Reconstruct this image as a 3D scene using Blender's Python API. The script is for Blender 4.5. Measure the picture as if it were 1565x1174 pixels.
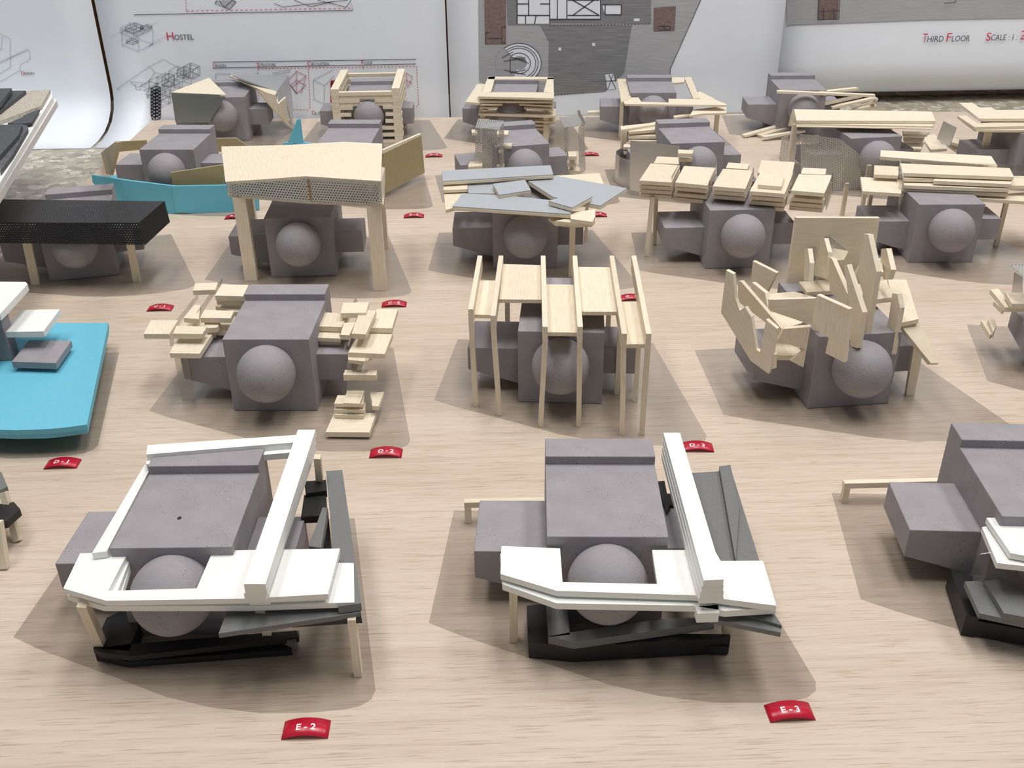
import bpy, bmesh, math
from mathutils import Matrix, Vector
from mathutils.geometry import tessellate_polygon

for o in list(bpy.data.objects):
    bpy.data.objects.remove(o)
S = bpy.context.scene
COL = S.collection
CM = 0.01                                   # all layout numbers below are centimetres

# ------------------------------------------------------------------ camera
F_PX, PITCH, YAW, ROLL = 1522.646, 0.51337437, 0.0282870747, -0.0105163777
def camera():
    cd = bpy.data.cameras.new('camera')
    cd.sensor_fit = 'HORIZONTAL'; cd.sensor_width = 36.0
    cd.lens = F_PX / 1565 * 36.0
    cd.clip_start = 0.01; cd.clip_end = 50
    cam = bpy.data.objects.new('camera', cd); COL.objects.link(cam)
    cy, sy = math.cos(YAW), math.sin(YAW)
    f0 = Vector((sy, cy, 0)); r0 = Vector((cy, -sy, 0)); u0 = Vector((0, 0, 1))
    f = f0 * math.cos(PITCH) - u0 * math.sin(PITCH); u = u0 * math.cos(PITCH) + f0 * math.sin(PITCH)
    r = r0 * math.cos(ROLL) + u * math.sin(ROLL); u2 = u * math.cos(ROLL) - r0 * math.sin(ROLL)
    m = Matrix((r, u2, -f)).transposed().to_4x4(); m.translation = (0, 0, 40 * CM)
    cam.matrix_world = m
    S.camera = cam
camera()

# ------------------------------------------------------------------ world, lamps, exposure
w = bpy.data.worlds.new('room_light'); S.world = w; w.use_nodes = True
w.node_tree.nodes['Background'].inputs[0].default_value = (0.93, 0.97, 1.0, 1)
w.node_tree.nodes['Background'].inputs[1].default_value = 0.16
def ceiling_lamp(x, y, z, sx, sy, watts):
    ld = bpy.data.lights.new('ceiling_lamp', 'AREA'); ld.shape = 'RECTANGLE'
    ld.size = sx * CM; ld.size_y = sy * CM; ld.energy = watts; ld.color = (1.0, 0.975, 0.95)
    o = bpy.data.objects.new('ceiling_lamp', ld); COL.objects.link(o); o.location = (x * CM, y * CM, z * CM)
ceiling_lamp(-70, 72, 230, 40, 150, 18.5)
ceiling_lamp(30, 72, 230, 40, 150, 23)
ceiling_lamp(130, 72, 230, 40, 150, 18.5)
S.view_settings.view_transform = 'Standard'; S.view_settings.look = 'None'
S.view_settings.exposure = 0.26; S.view_settings.gamma = 1.0
S.view_settings.use_curve_mapping = False

# ------------------------------------------------------------------ materials
MATS = {}
def new_mat(name):
    m = bpy.data.materials.new(name); m.use_nodes = True
    nt = m.node_tree; b = nt.nodes['Principled BSDF']
    MATS[name] = m
    return m, nt, b
def N(nt, t, **kw):
    n = nt.nodes.new(t)
    for k, v in kw.items(): setattr(n, k, v)
    return n
def coords(nt, kind='Object', scale=(1, 1, 1)):
    t = N(nt, 'ShaderNodeTexCoord'); mp = N(nt, 'ShaderNodeMapping'); mp.inputs['Scale'].default_value = scale
    nt.links.new(t.outputs[kind], mp.inputs[0]); return mp.outputs[0]
def noise(nt, vec, scale, detail=3, rough=.5):
    n = N(nt, 'ShaderNodeTexNoise'); n.inputs['Scale'].default_value = scale; n.inputs['Detail'].default_value = detail
    n.inputs['Roughness'].default_value = rough; nt.links.new(vec, n.inputs['Vector']); return n.outputs['Fac']
def ramp(nt, fac, stops):
    r = N(nt, 'ShaderNodeValToRGB'); e = r.color_ramp.elements
    while len(e) < len(stops): e.new(.5)
    for el, (p, c) in zip(e, stops): el.position = p; el.color = (*c, 1)
    nt.links.new(fac, r.inputs[0]); return r.outputs[0]
def mix(nt, fac, a, b, mode='MIX'):
    n = N(nt, 'ShaderNodeMix', data_type='RGBA', blend_type=mode)
    for s, v in ((n.inputs[0], fac), (n.inputs[6], a), (n.inputs[7], b)):
        if hasattr(v, 'links'): nt.links.new(v, s)
        else: s.default_value = v if not isinstance(v, tuple) else (*v, 1)
    return n.outputs[2]
def bump(nt, b, fac, strength, dist):
    n = N(nt, 'ShaderNodeBump'); n.inputs['Strength'].default_value = strength; n.inputs['Distance'].default_value = dist
    nt.links.new(fac, n.inputs['Height']); nt.links.new(n.outputs[0], b.inputs['Normal'])

def plain(name, col, rough=.6, var=.06, scale=900, bmp=.15):
    m, nt, b = new_mat(name); v = coords(nt)
    f = noise(nt, v, scale, 3)
    lo = tuple(c * (1 - var) for c in col); hi = tuple(min(1, c * (1 + var)) for c in col)
    nt.links.new(ramp(nt, f, [(.3, lo), (.7, hi)]), b.inputs['Base Color'])
    b.inputs['Roughness'].default_value = rough
    if bmp: bump(nt, b, f, bmp, .0004)
    return m, nt, b
# lilac grey modelling foam: speckle plus a few open pores
m, nt, b = new_mat('foam'); v = coords(nt)
f = noise(nt, v, 1500, 2); g = noise(nt, v, 60, 3)
c1 = ramp(nt, f, [(.25, (.258, .244, .262)), (.75, (.345, .326, .348))])
c1 = mix(nt, .35, c1, ramp(nt, g, [(.3, (.242, .228, .246)), (.7, (.36, .341, .364))]))
vo = N(nt, 'ShaderNodeTexVoronoi'); vo.inputs['Scale'].default_value = 520; nt.links.new(v, vo.inputs['Vector'])
pm = N(nt, 'ShaderNodeMath', operation='LESS_THAN'); pm.inputs[1].default_value = .15; nt.links.new(vo.outputs['Distance'], pm.inputs[0])
pn = N(nt, 'ShaderNodeMath', operation='GREATER_THAN'); pn.inputs[1].default_value = .545; nt.links.new(noise(nt, v, 45, 1), pn.inputs[0])
pp = N(nt, 'ShaderNodeMath', operation='MULTIPLY'); nt.links.new(pm.outputs[0], pp.inputs[0]); nt.links.new(pn.outputs[0], pp.inputs[1])
nt.links.new(mix(nt, pp.outputs[0], c1, (.10, .09, .11)), b.inputs['Base Color'])
b.inputs['Roughness'].default_value = .72; bump(nt, b, f, .25, .0004)
plain('white', (.86, .87, .84), .55, .02)
plain('offwhite', (.74, .71, .68), .7, .10, 300)
plain('greycard', (.16, .165, .165), .6, .08)
plain('black', (.012, .012, .013), .5, .2)
plain('blue', (.14, .50, .66), .6, .06, 1200)
plain('olive', (.40, .33, .18), .5, .04, 200)
plain('greypaint', (.40, .43, .46), .35, .05, 500)
plain('slate', (.060, .068, .078), .6, .2, 260)
plain('oak', (.36, .20, .09), .6, .1, 300)
plain('slatel', (.10, .105, .12), .75, .3, 200, .5)
m, nt, b = new_mat('cork'); v = coords(nt)
f = noise(nt, v, 700, 4, .7)
nt.links.new(ramp(nt, f, [(.32, (.10, .08, .06)), (.45, (.55, .50, .42)), (.7, (.74, .70, .62))]), b.inputs['Base Color'])
b.inputs['Roughness'].default_value = .9; bump(nt, b, f, .8, .002)
# balsa: grain runs along each piece's longest edge (UV x, in metres)
m, nt, b = new_mat('balsa')
oi = N(nt, 'ShaderNodeObjectInfo'); uv = N(nt, 'ShaderNodeUVMap')
add = N(nt, 'ShaderNodeVectorMath', operation='ADD'); sc = N(nt, 'ShaderNodeVectorMath', operation='SCALE'); sc.inputs[3].default_value = 3.0
cb = N(nt, 'ShaderNodeCombineXYZ'); nt.links.new(oi.outputs['Random'], cb.inputs[0]); nt.links.new(oi.outputs['Random'], cb.inputs[1])
nt.links.new(cb.outputs[0], sc.inputs[0]); nt.links.new(uv.outputs[0], add.inputs[0]); nt.links.new(sc.outputs[0], add.inputs[1])
mp = N(nt, 'ShaderNodeMapping'); mp.inputs['Scale'].default_value = (60, 900, 1); nt.links.new(add.outputs[0], mp.inputs[0])
f = noise(nt, mp.outputs[0], 1, 4, .6)
c1 = ramp(nt, f, [(.25, (.69, .59, .435)), (.5, (.80, .72, .57)), (.8, (.85, .785, .65))])
hv = ramp(nt, oi.outputs['Random'], [(0, (.90, .88, .85)), (1, (1.0, 1.0, 1.0))])
nt.links.new(mix(nt, 1.0, c1, hv, 'MULTIPLY'), b.inputs['Base Color'])
b.inputs['Roughness'].default_value = .6; bump(nt, b, f, .15, .0004)
# plywood board: pinkish pale veneer, grain across the picture
m, nt, b = new_mat('plywood'); v = coords(nt, 'Object', (7, 190, 1)); v2 = coords(nt, 'Object', (1.0, 9, 1)); v3 = coords(nt, 'Object', (34, 900, 1))
f1 = noise(nt, v, 1, 5, .65); f2 = noise(nt, v2, 1.6, 4, .55); f3 = noise(nt, v3, 1, 3, .6)
c1 = ramp(nt, f1, [(.28, (.47, .375, .295)), (.5, (.60, .50, .405)), (.75, (.67, .58, .485))])
c1 = mix(nt, .40, c1, ramp(nt, f2, [(.3, (.51, .41, .315)), (.7, (.68, .575, .47))]))
c1 = mix(nt, .65, c1, ramp(nt, f3, [(.33, (.62, .52, .45)), (.46, (1, 1, 1)), (1, (1, 1, 1))]), 'MULTIPLY')
vk = coords(nt, 'Object', (6, 30, 1)); fk = noise(nt, vk, 1.2, 2)
c1 = mix(nt, ramp(nt, fk, [(.70, (0, 0, 0)), (.80, (.5, .5, .5))]), c1, (.50, .34, .22))
nt.links.new(c1, b.inputs['Base Color']); b.inputs['Roughness'].default_value = .55; bump(nt, b, f3, .12, .0004)
# smoky clear acrylic
def clear(name, tint, gloss, diff=0, dcol=(.3, .28, .26)):
    m = bpy.data.materials.new(name); m.use_nodes = True; MATS[name] = m; nt = m.node_tree; nt.nodes.clear()
    out = N(nt, 'ShaderNodeOutputMaterial'); tr = N(nt, 'ShaderNodeBsdfTransparent'); gl = N(nt, 'ShaderNodeBsdfGlossy'); fr = N(nt, 'ShaderNodeFresnel')
    va = coords(nt); fv = noise(nt, va, 8, 2)
    nt.links.new(ramp(nt, fv, [(.2, tuple(c * .97 for c in tint)), (.8, tint)]), tr.inputs[0])
    gl.inputs['Roughness'].default_value = gloss
    gm = N(nt, 'ShaderNodeNewGeometry'); io = N(nt, 'ShaderNodeMapRange'); io.inputs[3].default_value = 1.45; io.inputs[4].default_value = 1 / 1.45
    nt.links.new(gm.outputs['Backfacing'], io.inputs[0]); nt.links.new(io.outputs[0], fr.inputs[0])
    mx = N(nt, 'ShaderNodeMixShader'); nt.links.new(fr.outputs[0], mx.inputs[0]); nt.links.new(tr.outputs[0], mx.inputs[1]); nt.links.new(gl.outputs[0], mx.inputs[2])
    last = mx.outputs[0]
    if diff:
        d = N(nt, 'ShaderNodeBsdfDiffuse'); d.inputs[0].default_value = (*dcol, 1); m2 = N(nt, 'ShaderNodeMixShader'); m2.inputs[0].default_value = diff
        nt.links.new(last, m2.inputs[1]); nt.links.new(d.outputs[0], m2.inputs[2]); last = m2.outputs[0]
    nt.links.new(last, out.inputs[0])
clear('smoky', (.948, .944, .940), .25, .05)
clear('acetate', (.90, .895, .87), .15, .16, (.72, .70, .64))
clear('acryl', (.90, .89, .86), .08, .03, (.6, .58, .5))
def metal(name, col, rough):
    m, nt, b = new_mat(name); v = coords(nt, 'UV', (30, 2500, 1)); f = noise(nt, v, 1, 2)
    nt.links.new(ramp(nt, f, [(.3, tuple(c * .92 for c in col)), (.7, col)]), b.inputs['Base Color'])
    b.inputs['Metallic'].default_value = 1; b.inputs['Roughness'].default_value = rough
    return m, nt, b
metal('metal', (.66, .67, .67), .42)
metal('steel', (.40, .44, .45), .38)
def holes(name, base, pitch, radius):
    """sheet with a hexagonal grid of real see-through holes (UV in metres)"""
    m, nt, b = base
    out = nt.nodes['Material Output']; tr = N(nt, 'ShaderNodeBsdfTransparent'); mx = N(nt, 'ShaderNodeMixShader')
    uv = N(nt, 'ShaderNodeUVMap'); d = []
    for off in ((0, 0), (.5, .5)):
        mp = N(nt, 'ShaderNodeMapping'); mp.inputs['Scale'].default_value = (1 / pitch, 1 / (pitch * 1.732), 1); mp.inputs['Location'].default_value = (*off, 0)
        fr = N(nt, 'ShaderNodeVectorMath', operation='FRACTION'); sb = N(nt, 'ShaderNodeVectorMath', operation='SUBTRACT'); sb.inputs[1].default_value = (.5, .5, 0)
        ml = N(nt, 'ShaderNodeVectorMath', operation='MULTIPLY'); ml.inputs[1].default_value = (1, 1.732, 0); ln = N(nt, 'ShaderNodeVectorMath', operation='LENGTH')
        nt.links.new(uv.outputs[0], mp.inputs[0]); nt.links.new(mp.outputs[0], fr.inputs[0]); nt.links.new(fr.outputs[0], sb.inputs[0]); nt.links.new(sb.outputs[0], ml.inputs[0]); nt.links.new(ml.outputs[0], ln.inputs[0])
        d.append(ln.outputs['Value'])
    mn = N(nt, 'ShaderNodeMath', operation='MINIMUM'); nt.links.new(d[0], mn.inputs[0]); nt.links.new(d[1], mn.inputs[1])
    lt = N(nt, 'ShaderNodeMath', operation='LESS_THAN'); lt.inputs[1].default_value = radius; nt.links.new(mn.outputs[0], lt.inputs[0])
    nt.links.new(lt.outputs[0], mx.inputs[0]); nt.links.new(b.outputs[0], mx.inputs[1]); nt.links.new(tr.outputs[0], mx.inputs[2]); nt.links.new(mx.outputs[0], out.inputs[0])
holes('perf', metal('perf', (.72, .72, .70), .45), .0028, .30)
holes('blackmesh', plain('blackmesh', (.014, .014, .016), .45, .1), .0026, .22)
# terrazzo
m, nt, b = new_mat('terrazzo'); v = coords(nt)
vo = N(nt, 'ShaderNodeTexVoronoi'); vo.inputs['Scale'].default_value = 85; nt.links.new(v, vo.inputs['Vector'])
sp = N(nt, 'ShaderNodeSeparateColor'); nt.links.new(vo.outputs['Color'], sp.inputs[0])
c1 = ramp(nt, sp.outputs[0], [(.0, (.27, .24, .18)), (.35, (.38, .34, .26)), (.6, (.46, .42, .34)), (.85, (.56, .52, .44)), (1, (.74, .71, .64))])
c1 = mix(nt, ramp(nt, noise(nt, v, 260, 2), [(.50, (0, 0, 0)), (.62, (.75, .75, .75))]), c1, (.34, .30, .225))
nt.links.new(c1, b.inputs['Base Color']); b.inputs['Roughness'].default_value = .35
# brown wall boards
m, nt, b = new_mat('brown_wall'); v = coords(nt, 'Object', (40, 1, 2)); f = noise(nt, v, 1, 3)
nt.links.new(ramp(nt, f, [(.3, (.17, .085, .035)), (.7, (.30, .16, .07))]), b.inputs['Base Color'])
# paper and print
plain('paper', (.85, .90, .98), .6, .01, 30, 0)
plain('ink', (.07, .07, .085), .7, .05, 300, 0); plain('mid', (.30, .32, .36), .7, .05, 300, 0)
plain('faint', (.42, .45, .51), .7, .03, 300, 0); plain('vfaint', (.64, .67, .74), .7, .03, 300, 0)
plain('red', (.62, .04, .09), .7, .05, 300, 0); plain('pink', (.72, .40, .47), .7, .05, 300, 0)
plain('midfill', (.50, .52, .57), .7, .2, 300, 0); plain('planbrown', (.22, .155, .145), .7, .2, 250, 0)
plain('tag_red', (.50, .010, .035), .28, .04, 200, 0); plain('tag_white', (.85, .80, .82), .5, .02, 200, 0)
for nm, lo, hi in (('plandark', (.17, .175, .185), (.30, .31, .325)), ('planlight', (.37, .38, .40), (.50, .51, .535))):
    m, nt, b = new_mat(nm); v = coords(nt, 'Object', (25, 1, 700)); f = noise(nt, v, 1, 3, .7)
    nt.links.new(ramp(nt, f, [(.3, lo), (.7, hi)]), b.inputs['Base Color']); b.inputs['Roughness'].default_value = .7

# ------------------------------------------------------------------ mesh helpers
def link(name, me, parent=None):
    o = bpy.data.objects.new(name, me); COL.objects.link(o)
    if parent is not None: o.parent = parent
    return o
def mesh_from_bm(name, bm, mat, smooth=False):
    bmesh.ops.recalc_face_normals(bm, faces=bm.faces)
    me = bpy.data.meshes.new(name); bm.to_mesh(me); bm.free()
    me.materials.append(MATS[mat])
    if smooth:
        for p in me.polygons: p.use_smooth = True
    return me
def uv_plane(bm, pts):
    """UV in metres on the plane of pts, u along its longest edge"""
    n = len(pts); best = max(range(n), key=lambda i: (pts[(i + 1) % n] - pts[i]).length)
    u = (pts[(best + 1) % n] - pts[best]).normalized(); nn = Vector((0, 0, 0))
    for i in range(n): nn += pts[i].cross(pts[(i + 1) % n])
    if nn.length < 1e-9: nn = Vector((0, 0, 1))
    nn.normalize(); v = nn.cross(u)
    lay = bm.loops.layers.uv.new('UVMap')
    for f in bm.faces:
        for l in f.loops:
            p = l.vert.co; l[lay].uv = (p.dot(u), p.dot(v) + .5 * p.dot(nn))
def prism(name, pts, ext, mat, parent=None):
    P = [Vector(p) * CM for p in pts]; e = Vector(ext) * CM
    # a post: take its long axis as the grain
    bm = bmesh.new(); n = len(P)
    a = [bm.verts.new(p) for p in P]; b = [bm.verts.new(p + e) for p in P]
    bm.faces.new(a); bm.faces.new(b[::-1])
    for i in range(n): bm.faces.new((a[i], b[i], b[(i + 1) % n], a[(i + 1) % n]))
    if e.length > max((P[(i + 1) % n] - P[i]).length for i in range(n)): uv_plane(bm, [P[0], P[1], P[1] + e, P[0] + e])
    else: uv_plane(bm, P)
    return link(name, mesh_from_bm(name, bm, mat), parent)
def empty(name, x, y, z, rot, label=None, cat=None, group=None):
    o = bpy.data.objects.new(name, None); COL.objects.link(o); o.empty_display_size = .02
    o.location = (x * CM, y * CM, z * CM); o.rotation_euler = (0, 0, rot)
    if label: o['label'] = label; o['category'] = cat
    if group: o['group'] = group
    return o
def structure(name, o): o['kind'] = 'structure'; return o

# ------------------------------------------------------------------ setting: floor, wall, board
structure('floor', prism('floor', [(-260, -60, -.95), (260, -60, -.95), (260, 175, -.95), (-260, 175, -.95)], (0, 0, -5), 'terrazzo'))
structure('wall_back', prism('wall_back', [(-260, 175, -.95), (260, 175, -.95), (260, 175, 240), (-260, 175, 240)], (0, 6, 0), 'brown_wall'))
BOARD_Z = -.9
bd = prism('plywood_board', [(-51.4, 12, 0), (112, 12, 0), (112, 152.8, 0), (46, 154.9, 0), (-51.4, 157.4, 0)], (0, 0, -.95), 'plywood')
bd['label'] = 'large pale pinkish plywood board carrying all the models and red tags'; bd['category'] = 'board'

MODELS = [
 ('massing_model','grey foam model inside a white foam-board frame with black base, behind tag E-2',(-17.21,42.84,-0.025),1,1,[
  ('white_slab','white',[(-4.97,-2.24,5),(-2.79,-3.12,5),(4.73,-3.26,5),(10.15,-3.06,5),(9.71,0.07,5),(2.13,0.48,5),(1.97,-2.1,5),(-2.14,-2.15,5),(-2.45,0.28,5),(-5.26,0.63,5)],(0,0,-0.33)),
  ('white_slab','white',[(-4.8,-2.3,5.35),(-2.55,-3.1,5.35),(4.74,-3.1,5.35),(8.64,-2.98,5.35),(8.75,0.45,5.35),(2.17,0.52,5.35),(2.03,-2.43,5.35),(-2.21,-2.45,5.35),(-2.43,0.2,5.35),(-5.17,0.46,5.35)],(0,0,-0.33)),
  ('white_slab','white',[(-4.91,-2.51,5.7),(-2.34,-3.5,5.7),(4.8,-3.47,5.7),(8.87,-3.2,5.7),(8.97,0.46,5.7),(2.09,0.41,5.7),(2.02,-2.64,5.7),(-2.52,-2.75,5.7),(-2.5,0.37,5.7),(-5.09,0.34,5.7)],(0,0,-0.34)),
  ('white_beam','white',[(4.97,-4.05,7.15),(6.05,-4.07,7.15),(6.18,10.37,7.15),(5.08,10.4,7.15)],(0,0,-0.45)),
  ('white_beam','white',[(4.91,-3.85,6.68),(6,-3.87,6.68),(6.16,10.18,6.68),(5.12,10.21,6.68)],(0,0,-0.45)),
  ('white_beam','white',[(4.75,-3.65,6.21),(5.85,-3.67,6.21),(6.14,9.99,6.21),(5.04,10.01,6.21)],(0,0,-0.45)),
  ('white_beam','white',[(4.84,-3.34,5.85),(5.91,-3.31,5.85),(5.66,-2.36,5.85),(4.7,-2.39,5.85)],(0,0,-0.72)),
  ('white_rail','white',[(-3.83,8.91,7.1),(5.07,9.87,7.1),(5.31,9.05,7.1),(-3.59,7.88,7.1)],(0,0,-0.42)),
  ('white_rail','white',[(-3.8,8.28,6.66),(5.11,9.39,6.66),(5.34,8.62,6.66),(-3.54,7.48,6.66)],(0,0,-0.42)),
  ('white_rail','white',[(-4.15,-.23,6.15),(-3.42,-.09,6.15),(-3.5,8.16,6.15),(-3.97,8.17,6.15)],(0,0,-0.42)),
  ('grey_board','greycard',[(6.8,9.1,4.9),(7.8,9.21,4.9),(10.49,-3.03,4.9),(9.32,-3.24,4.9)],(0,0,-0.5)),
  ('black_board','black',[(5.7,7.27,4.4),(7.01,7.4,4.4),(7.42,5.21,4.4),(5.89,5.09,4.4)],(0,0,-0.5)),
  ('black_board','black',[(5.55,8.31,4.7),(6.88,8.45,4.7),(7.1,7.3,4.7),(5.87,7.01,4.7)],(0,0,-0.5)),
  ('grey_board','greycard',[(7.06,5.85,4.5),(7.37,5.84,4.5),(7.57,2.06,4.5),(6.85,2.21,4.5)],(0,0,-0.6)),
  ('black_board','black',[(7.12,6.91,3.6),(8.91,-1.79,3.6),(7.59,-1.76,3.6),(7.27,3.33,3.6)],(0,0,-0.5)),
  ('grey_board','greycard',[(3.41,-4.53,4.35),(3.45,-2.28,4.35),(10.26,-2.17,4.35),(10.45,-3.12,4.35)],(0,0,-0.3)),
  ('black_board','black',[(6.89,-3.53,4.05),(6.99,-2.77,4.05),(10.29,-2.67,4.05),(10.48,-3.25,4.05)],(0,0,-0.3)),
  ('black_frame','black',[(-4.57,-1.96,1),(-4.66,0.39,1),(-3.39,1.59,1),(-2.68,1.32,1),(-2.59,-1.69,1),(-2.5,-2.23,1)],(0,0,-0.95)),
  ('black_frame','black',[(-4.55,-2.03,1),(-2.68,-1.69,1),(6.29,-.8,1),(6.52,-1.34,1),(-2.37,-2.63,1),(-4.06,-2.32,1)],(0,0,-0.35)),
  ('black_frame','black',[(-4.21,-1.99,0.45),(-2.83,-1.55,0.45),(5.88,-.8,0.45),(6.13,-1.71,0.45),(-2.7,-2.48,0.45)],(0,0,-0.42)),
  ('grey_block','greycard',[(5.69,-1.34,0.9),(5.84,-.74,0.9),(6.4,-.7,0.9),(6.35,-1.7,0.9)],(0,0,-0.5)),
  ('wooden_post','balsa',[(-4.55,-1.38,1.1),(-4.05,-1.38,1.05),(-4.07,-1.86,0.9),(-4.57,-1.86,0.95)],(0.38,-1.25,4)),
  ('wooden_post','balsa',[(9.75,-3.41,4.1),(10.17,-3.41,4.1),(10.17,-2.99,4.1),(9.75,-2.99,4.1)],(0,0,-4.07)),
  ('wooden_post','balsa',[(4.6,-1.45,2.36),(5.1,-1.45,2.27),(5.06,-1.89,2.04),(4.56,-1.89,2.13)],(0.42,-1.28,2.4)),
  ('wooden_post','balsa',[(4.48,-1.21,3.9),(4.98,-1.21,3.9),(4.98,-.71,3.9),(4.48,-.71,3.9)],(0,0,-3.4)),
  ('wooden_post','balsa',[(6.28,8.66,4.76),(6.68,8.66,4.73),(6.68,8.26,4.64),(6.28,8.26,4.67)],(0.15,-0.44,2)),
  ('pin_hole','black',[(-.12,2.6,6.29),(-.16,2.71,6.29),(-.25,2.76,6.29),(-.34,2.71,6.29),(-.38,2.6,6.29),(-.34,2.49,6.29),(-.25,2.44,6.29),(-.16,2.49,6.29)],(0,0,-0.01)),
 ]),
 ('massing_model','grey foam block model with one tall white beam on its right side, behind tag E-3',(6.30,42.71,-0.051),1,1,[
  ('white_slab','white',[(-5.84,-.03,5.1),(-2.56,-.06,5.1),(-2.55,-3.03,5.1),(5.14,-3.07,5.1),(5.79,-.99,5.1),(8.35,-.98,5.1),(8.32,-4.23,5.1),(5.7,-4.48,5.1),(4.11,-4.1,5.1),(-2.84,-3.97,5.1),(-5.65,-2.52,5.1)],(0,0,-0.4)),
  ('white_slab','white',[(-5.76,-.01,5.62),(-2.57,-.18,5.62),(-2.51,-2.95,5.62),(2.39,-3.06,5.62),(2.41,-.3,5.62),(5.77,-.28,5.62),(5.96,-1.19,5.62),(8.21,-1.15,5.62),(8.17,-4.65,5.62),(4.1,-3.9,5.62),(-2.81,-3.62,5.62),(-5.75,-2.32,5.62)],(0,0,-0.36)),
  ('white_beam','white',[(4.41,-4.61,7.2),(5.41,-4.53,7.2),(5,9.09,7.2),(3.99,9.09,7.2)],(0,0,-0.38)),
  ('white_beam','white',[(4.37,-4.58,6.8),(5.45,-4.5,6.8),(5.01,8.94,6.8),(3.97,8.94,6.8)],(0,0,-0.38)),
  ('white_beam','white',[(4.33,-4.56,6.4),(5.5,-4.48,6.4),(5.02,8.79,6.4),(3.94,8.79,6.4)],(0,0,-0.38)),
  ('white_beam','white',[(4.29,-4.54,6),(5.54,-4.46,6),(5.03,8.64,6),(3.91,8.64,6)],(0,0,-0.38)),
  ('white_beam','white',[(4.23,-4.15,5.1),(5.41,-4.03,5.1),(5.36,-4.64,5.1),(4.26,-4.69,5.1)],(0,0,-0.6)),
  ('grey_board','greycard',[(5.91,8.68,4.5),(7.72,8.89,4.5),(7.23,0.26,4.5),(8.54,-4.86,4.5),(6.44,-3.88,4.5),(5.72,-3.24,4.5),(5.83,1.05,4.5)],(0,0,-0.55)),
  ('grey_board','greycard',[(7.61,8.93,4.85),(8.33,9.07,4.85),(8.06,4.62,4.85),(7,-.17,4.85)],(0,0,-0.33)),
  ('grey_board','greycard',[(8.36,9.37,4.6),(8.38,0.15,4.6),(8.31,-3.8,4.6),(6.65,-3.34,4.6),(7.46,2.88,4.6)],(0,0,-0.4)),
  ('grey_board','greycard',[(5.03,-4.18,4.3),(6.32,-3.6,4.3),(8.59,-4.72,4.3),(8.45,-5.16,4.3)],(0,0,-0.3)),
  ('grey_frame','greycard',[(-3.29,-.03,1.8),(-2.16,-.02,1.8),(-2.04,-2.76,1.8),(-3.21,-2.96,1.8)],(0,0,-0.5)),
  ('grey_frame','greycard',[(-3.21,-2.91,1.8),(-2.07,-2.6,1.8),(3.14,-1.48,1.8),(5.95,-1.34,1.8),(5.88,-1.75,1.8),(-1.85,-3.32,1.8)],(0,0,-0.5)),
  ('black_frame','black',[(-4.39,0.17,1.2),(-3.28,0.38,1.2),(-2.89,-1.97,1.2),(6.74,-2.02,1.2),(6.72,-2.3,1.2),(-1.82,-3.02,1.2),(-4.28,-2.72,1.2)],(0,0,-1.15)),
  ('black_frame','black',[(5.51,-2.1,0.7),(6.67,-1.73,0.7),(6.66,-2.44,0.7),(5.5,-2.45,0.7)],(0,0,-0.6)),
  ('black_frame','black',[(3.66,7.91,4.4),(4.11,7.98,4.4),(4.12,5.36,4.4),(3.86,4.75,4.4)],(0,0,-0.5)),
  ('black_frame','black',[(3.97,6.75,4.3),(6.5,6.83,4.3),(6.44,5.72,4.3),(4.06,5.59,4.3)],(0,0,-0.5)),
  ('black_frame','black',[(6.34,5.52,4.4),(6.71,5.53,4.4),(6.33,0.91,4.4),(6.04,0.91,4.4)],(0,0,-0.6)),
  ('wooden_post','balsa',[(-5.33,-1.56,4.72),(-4.88,-1.56,4.72),(-4.88,-1.11,4.72),(-5.33,-1.11,4.72)],(0,0,-4.69)),
  ('wooden_post','balsa',[(-8.47,9.29,1.29),(-8.05,9.29,1.29),(-8.05,9.71,1.29),(-8.47,9.71,1.29)],(0,0,-1.26)),
  ('wooden_rail','balsa',[(-8.48,9.29,1.7),(-8.5,9.71,1.7),(-8.5,9.71,1.28),(-8.48,9.29,1.28)],(5.615,0.265,0)),
  ('wooden_post','balsa',[(6.48,-1.58,4),(6.98,-1.58,4),(6.98,-1.08,4),(6.48,-1.08,4)],(0,0,-3.4)),
 ]),
 ('massing_model','grey foam model cut off by right edge at front, beside thin bent wooden rail',(31.59,43.25,-0.087),1,1,[
  ('white_slab','white',[(-3.98,0.46,5.15),(-3.38,0.67,5.15),(-3.18,-2.07,5.15),(-.69,-2.98,5.15),(-.76,-3.17,5.15),(-4.28,-2.68,5.15)],(0,0,-0.36)),
  ('white_slab','white',[(-3.75,0.71,5.62),(-1.66,0.8,5.62),(-1.91,-.78,5.62),(0.58,-1.64,5.62),(0,-2.97,5.62),(-.9,-3.19,5.62),(-3.58,-2.39,5.62)],(0,0,-0.36)),
  ('grey_board','greycard',[(-4.96,-1.23,2.6),(-3.55,-1.06,2.6),(-3.51,-3.74,2.6),(-.65,-4.48,2.6),(-.91,-5.07,2.6),(-5.06,-3.81,2.6)],(0,0,-0.35)),
  ('grey_board','greycard',[(-4.08,-1.6,3),(-2.96,-1.37,3),(-2.72,-2.01,3),(-.36,-3.52,3),(-.98,-5,3),(-4,-4.2,3)],(0,0,-0.4)),
  ('black_frame','black',[(-4.75,1.21,1.5),(-3.69,0.56,1.5),(-4.52,-2.94,1.5),(-5.19,-2.79,1.5)],(0,0,-1.45)),
  ('black_frame','black',[(-4.92,-2.18,1.2),(-4.18,-1.96,1.2),(0.13,-3.46,1.2),(-.09,-3.98,1.2),(-4.55,-2.88,1.2)],(0,0,-1.1)),
  ('white_slab','white',[(-1.6,-3.5,5.64),(-.6,-3.6,5.64),(3,-3.7,5.64),(3,0.3,5.64),(8.6,-.4,5.64),(8.4,-5,5.64),(-1.2,-4.9,5.64)],(0,0,-0.36)),
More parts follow.
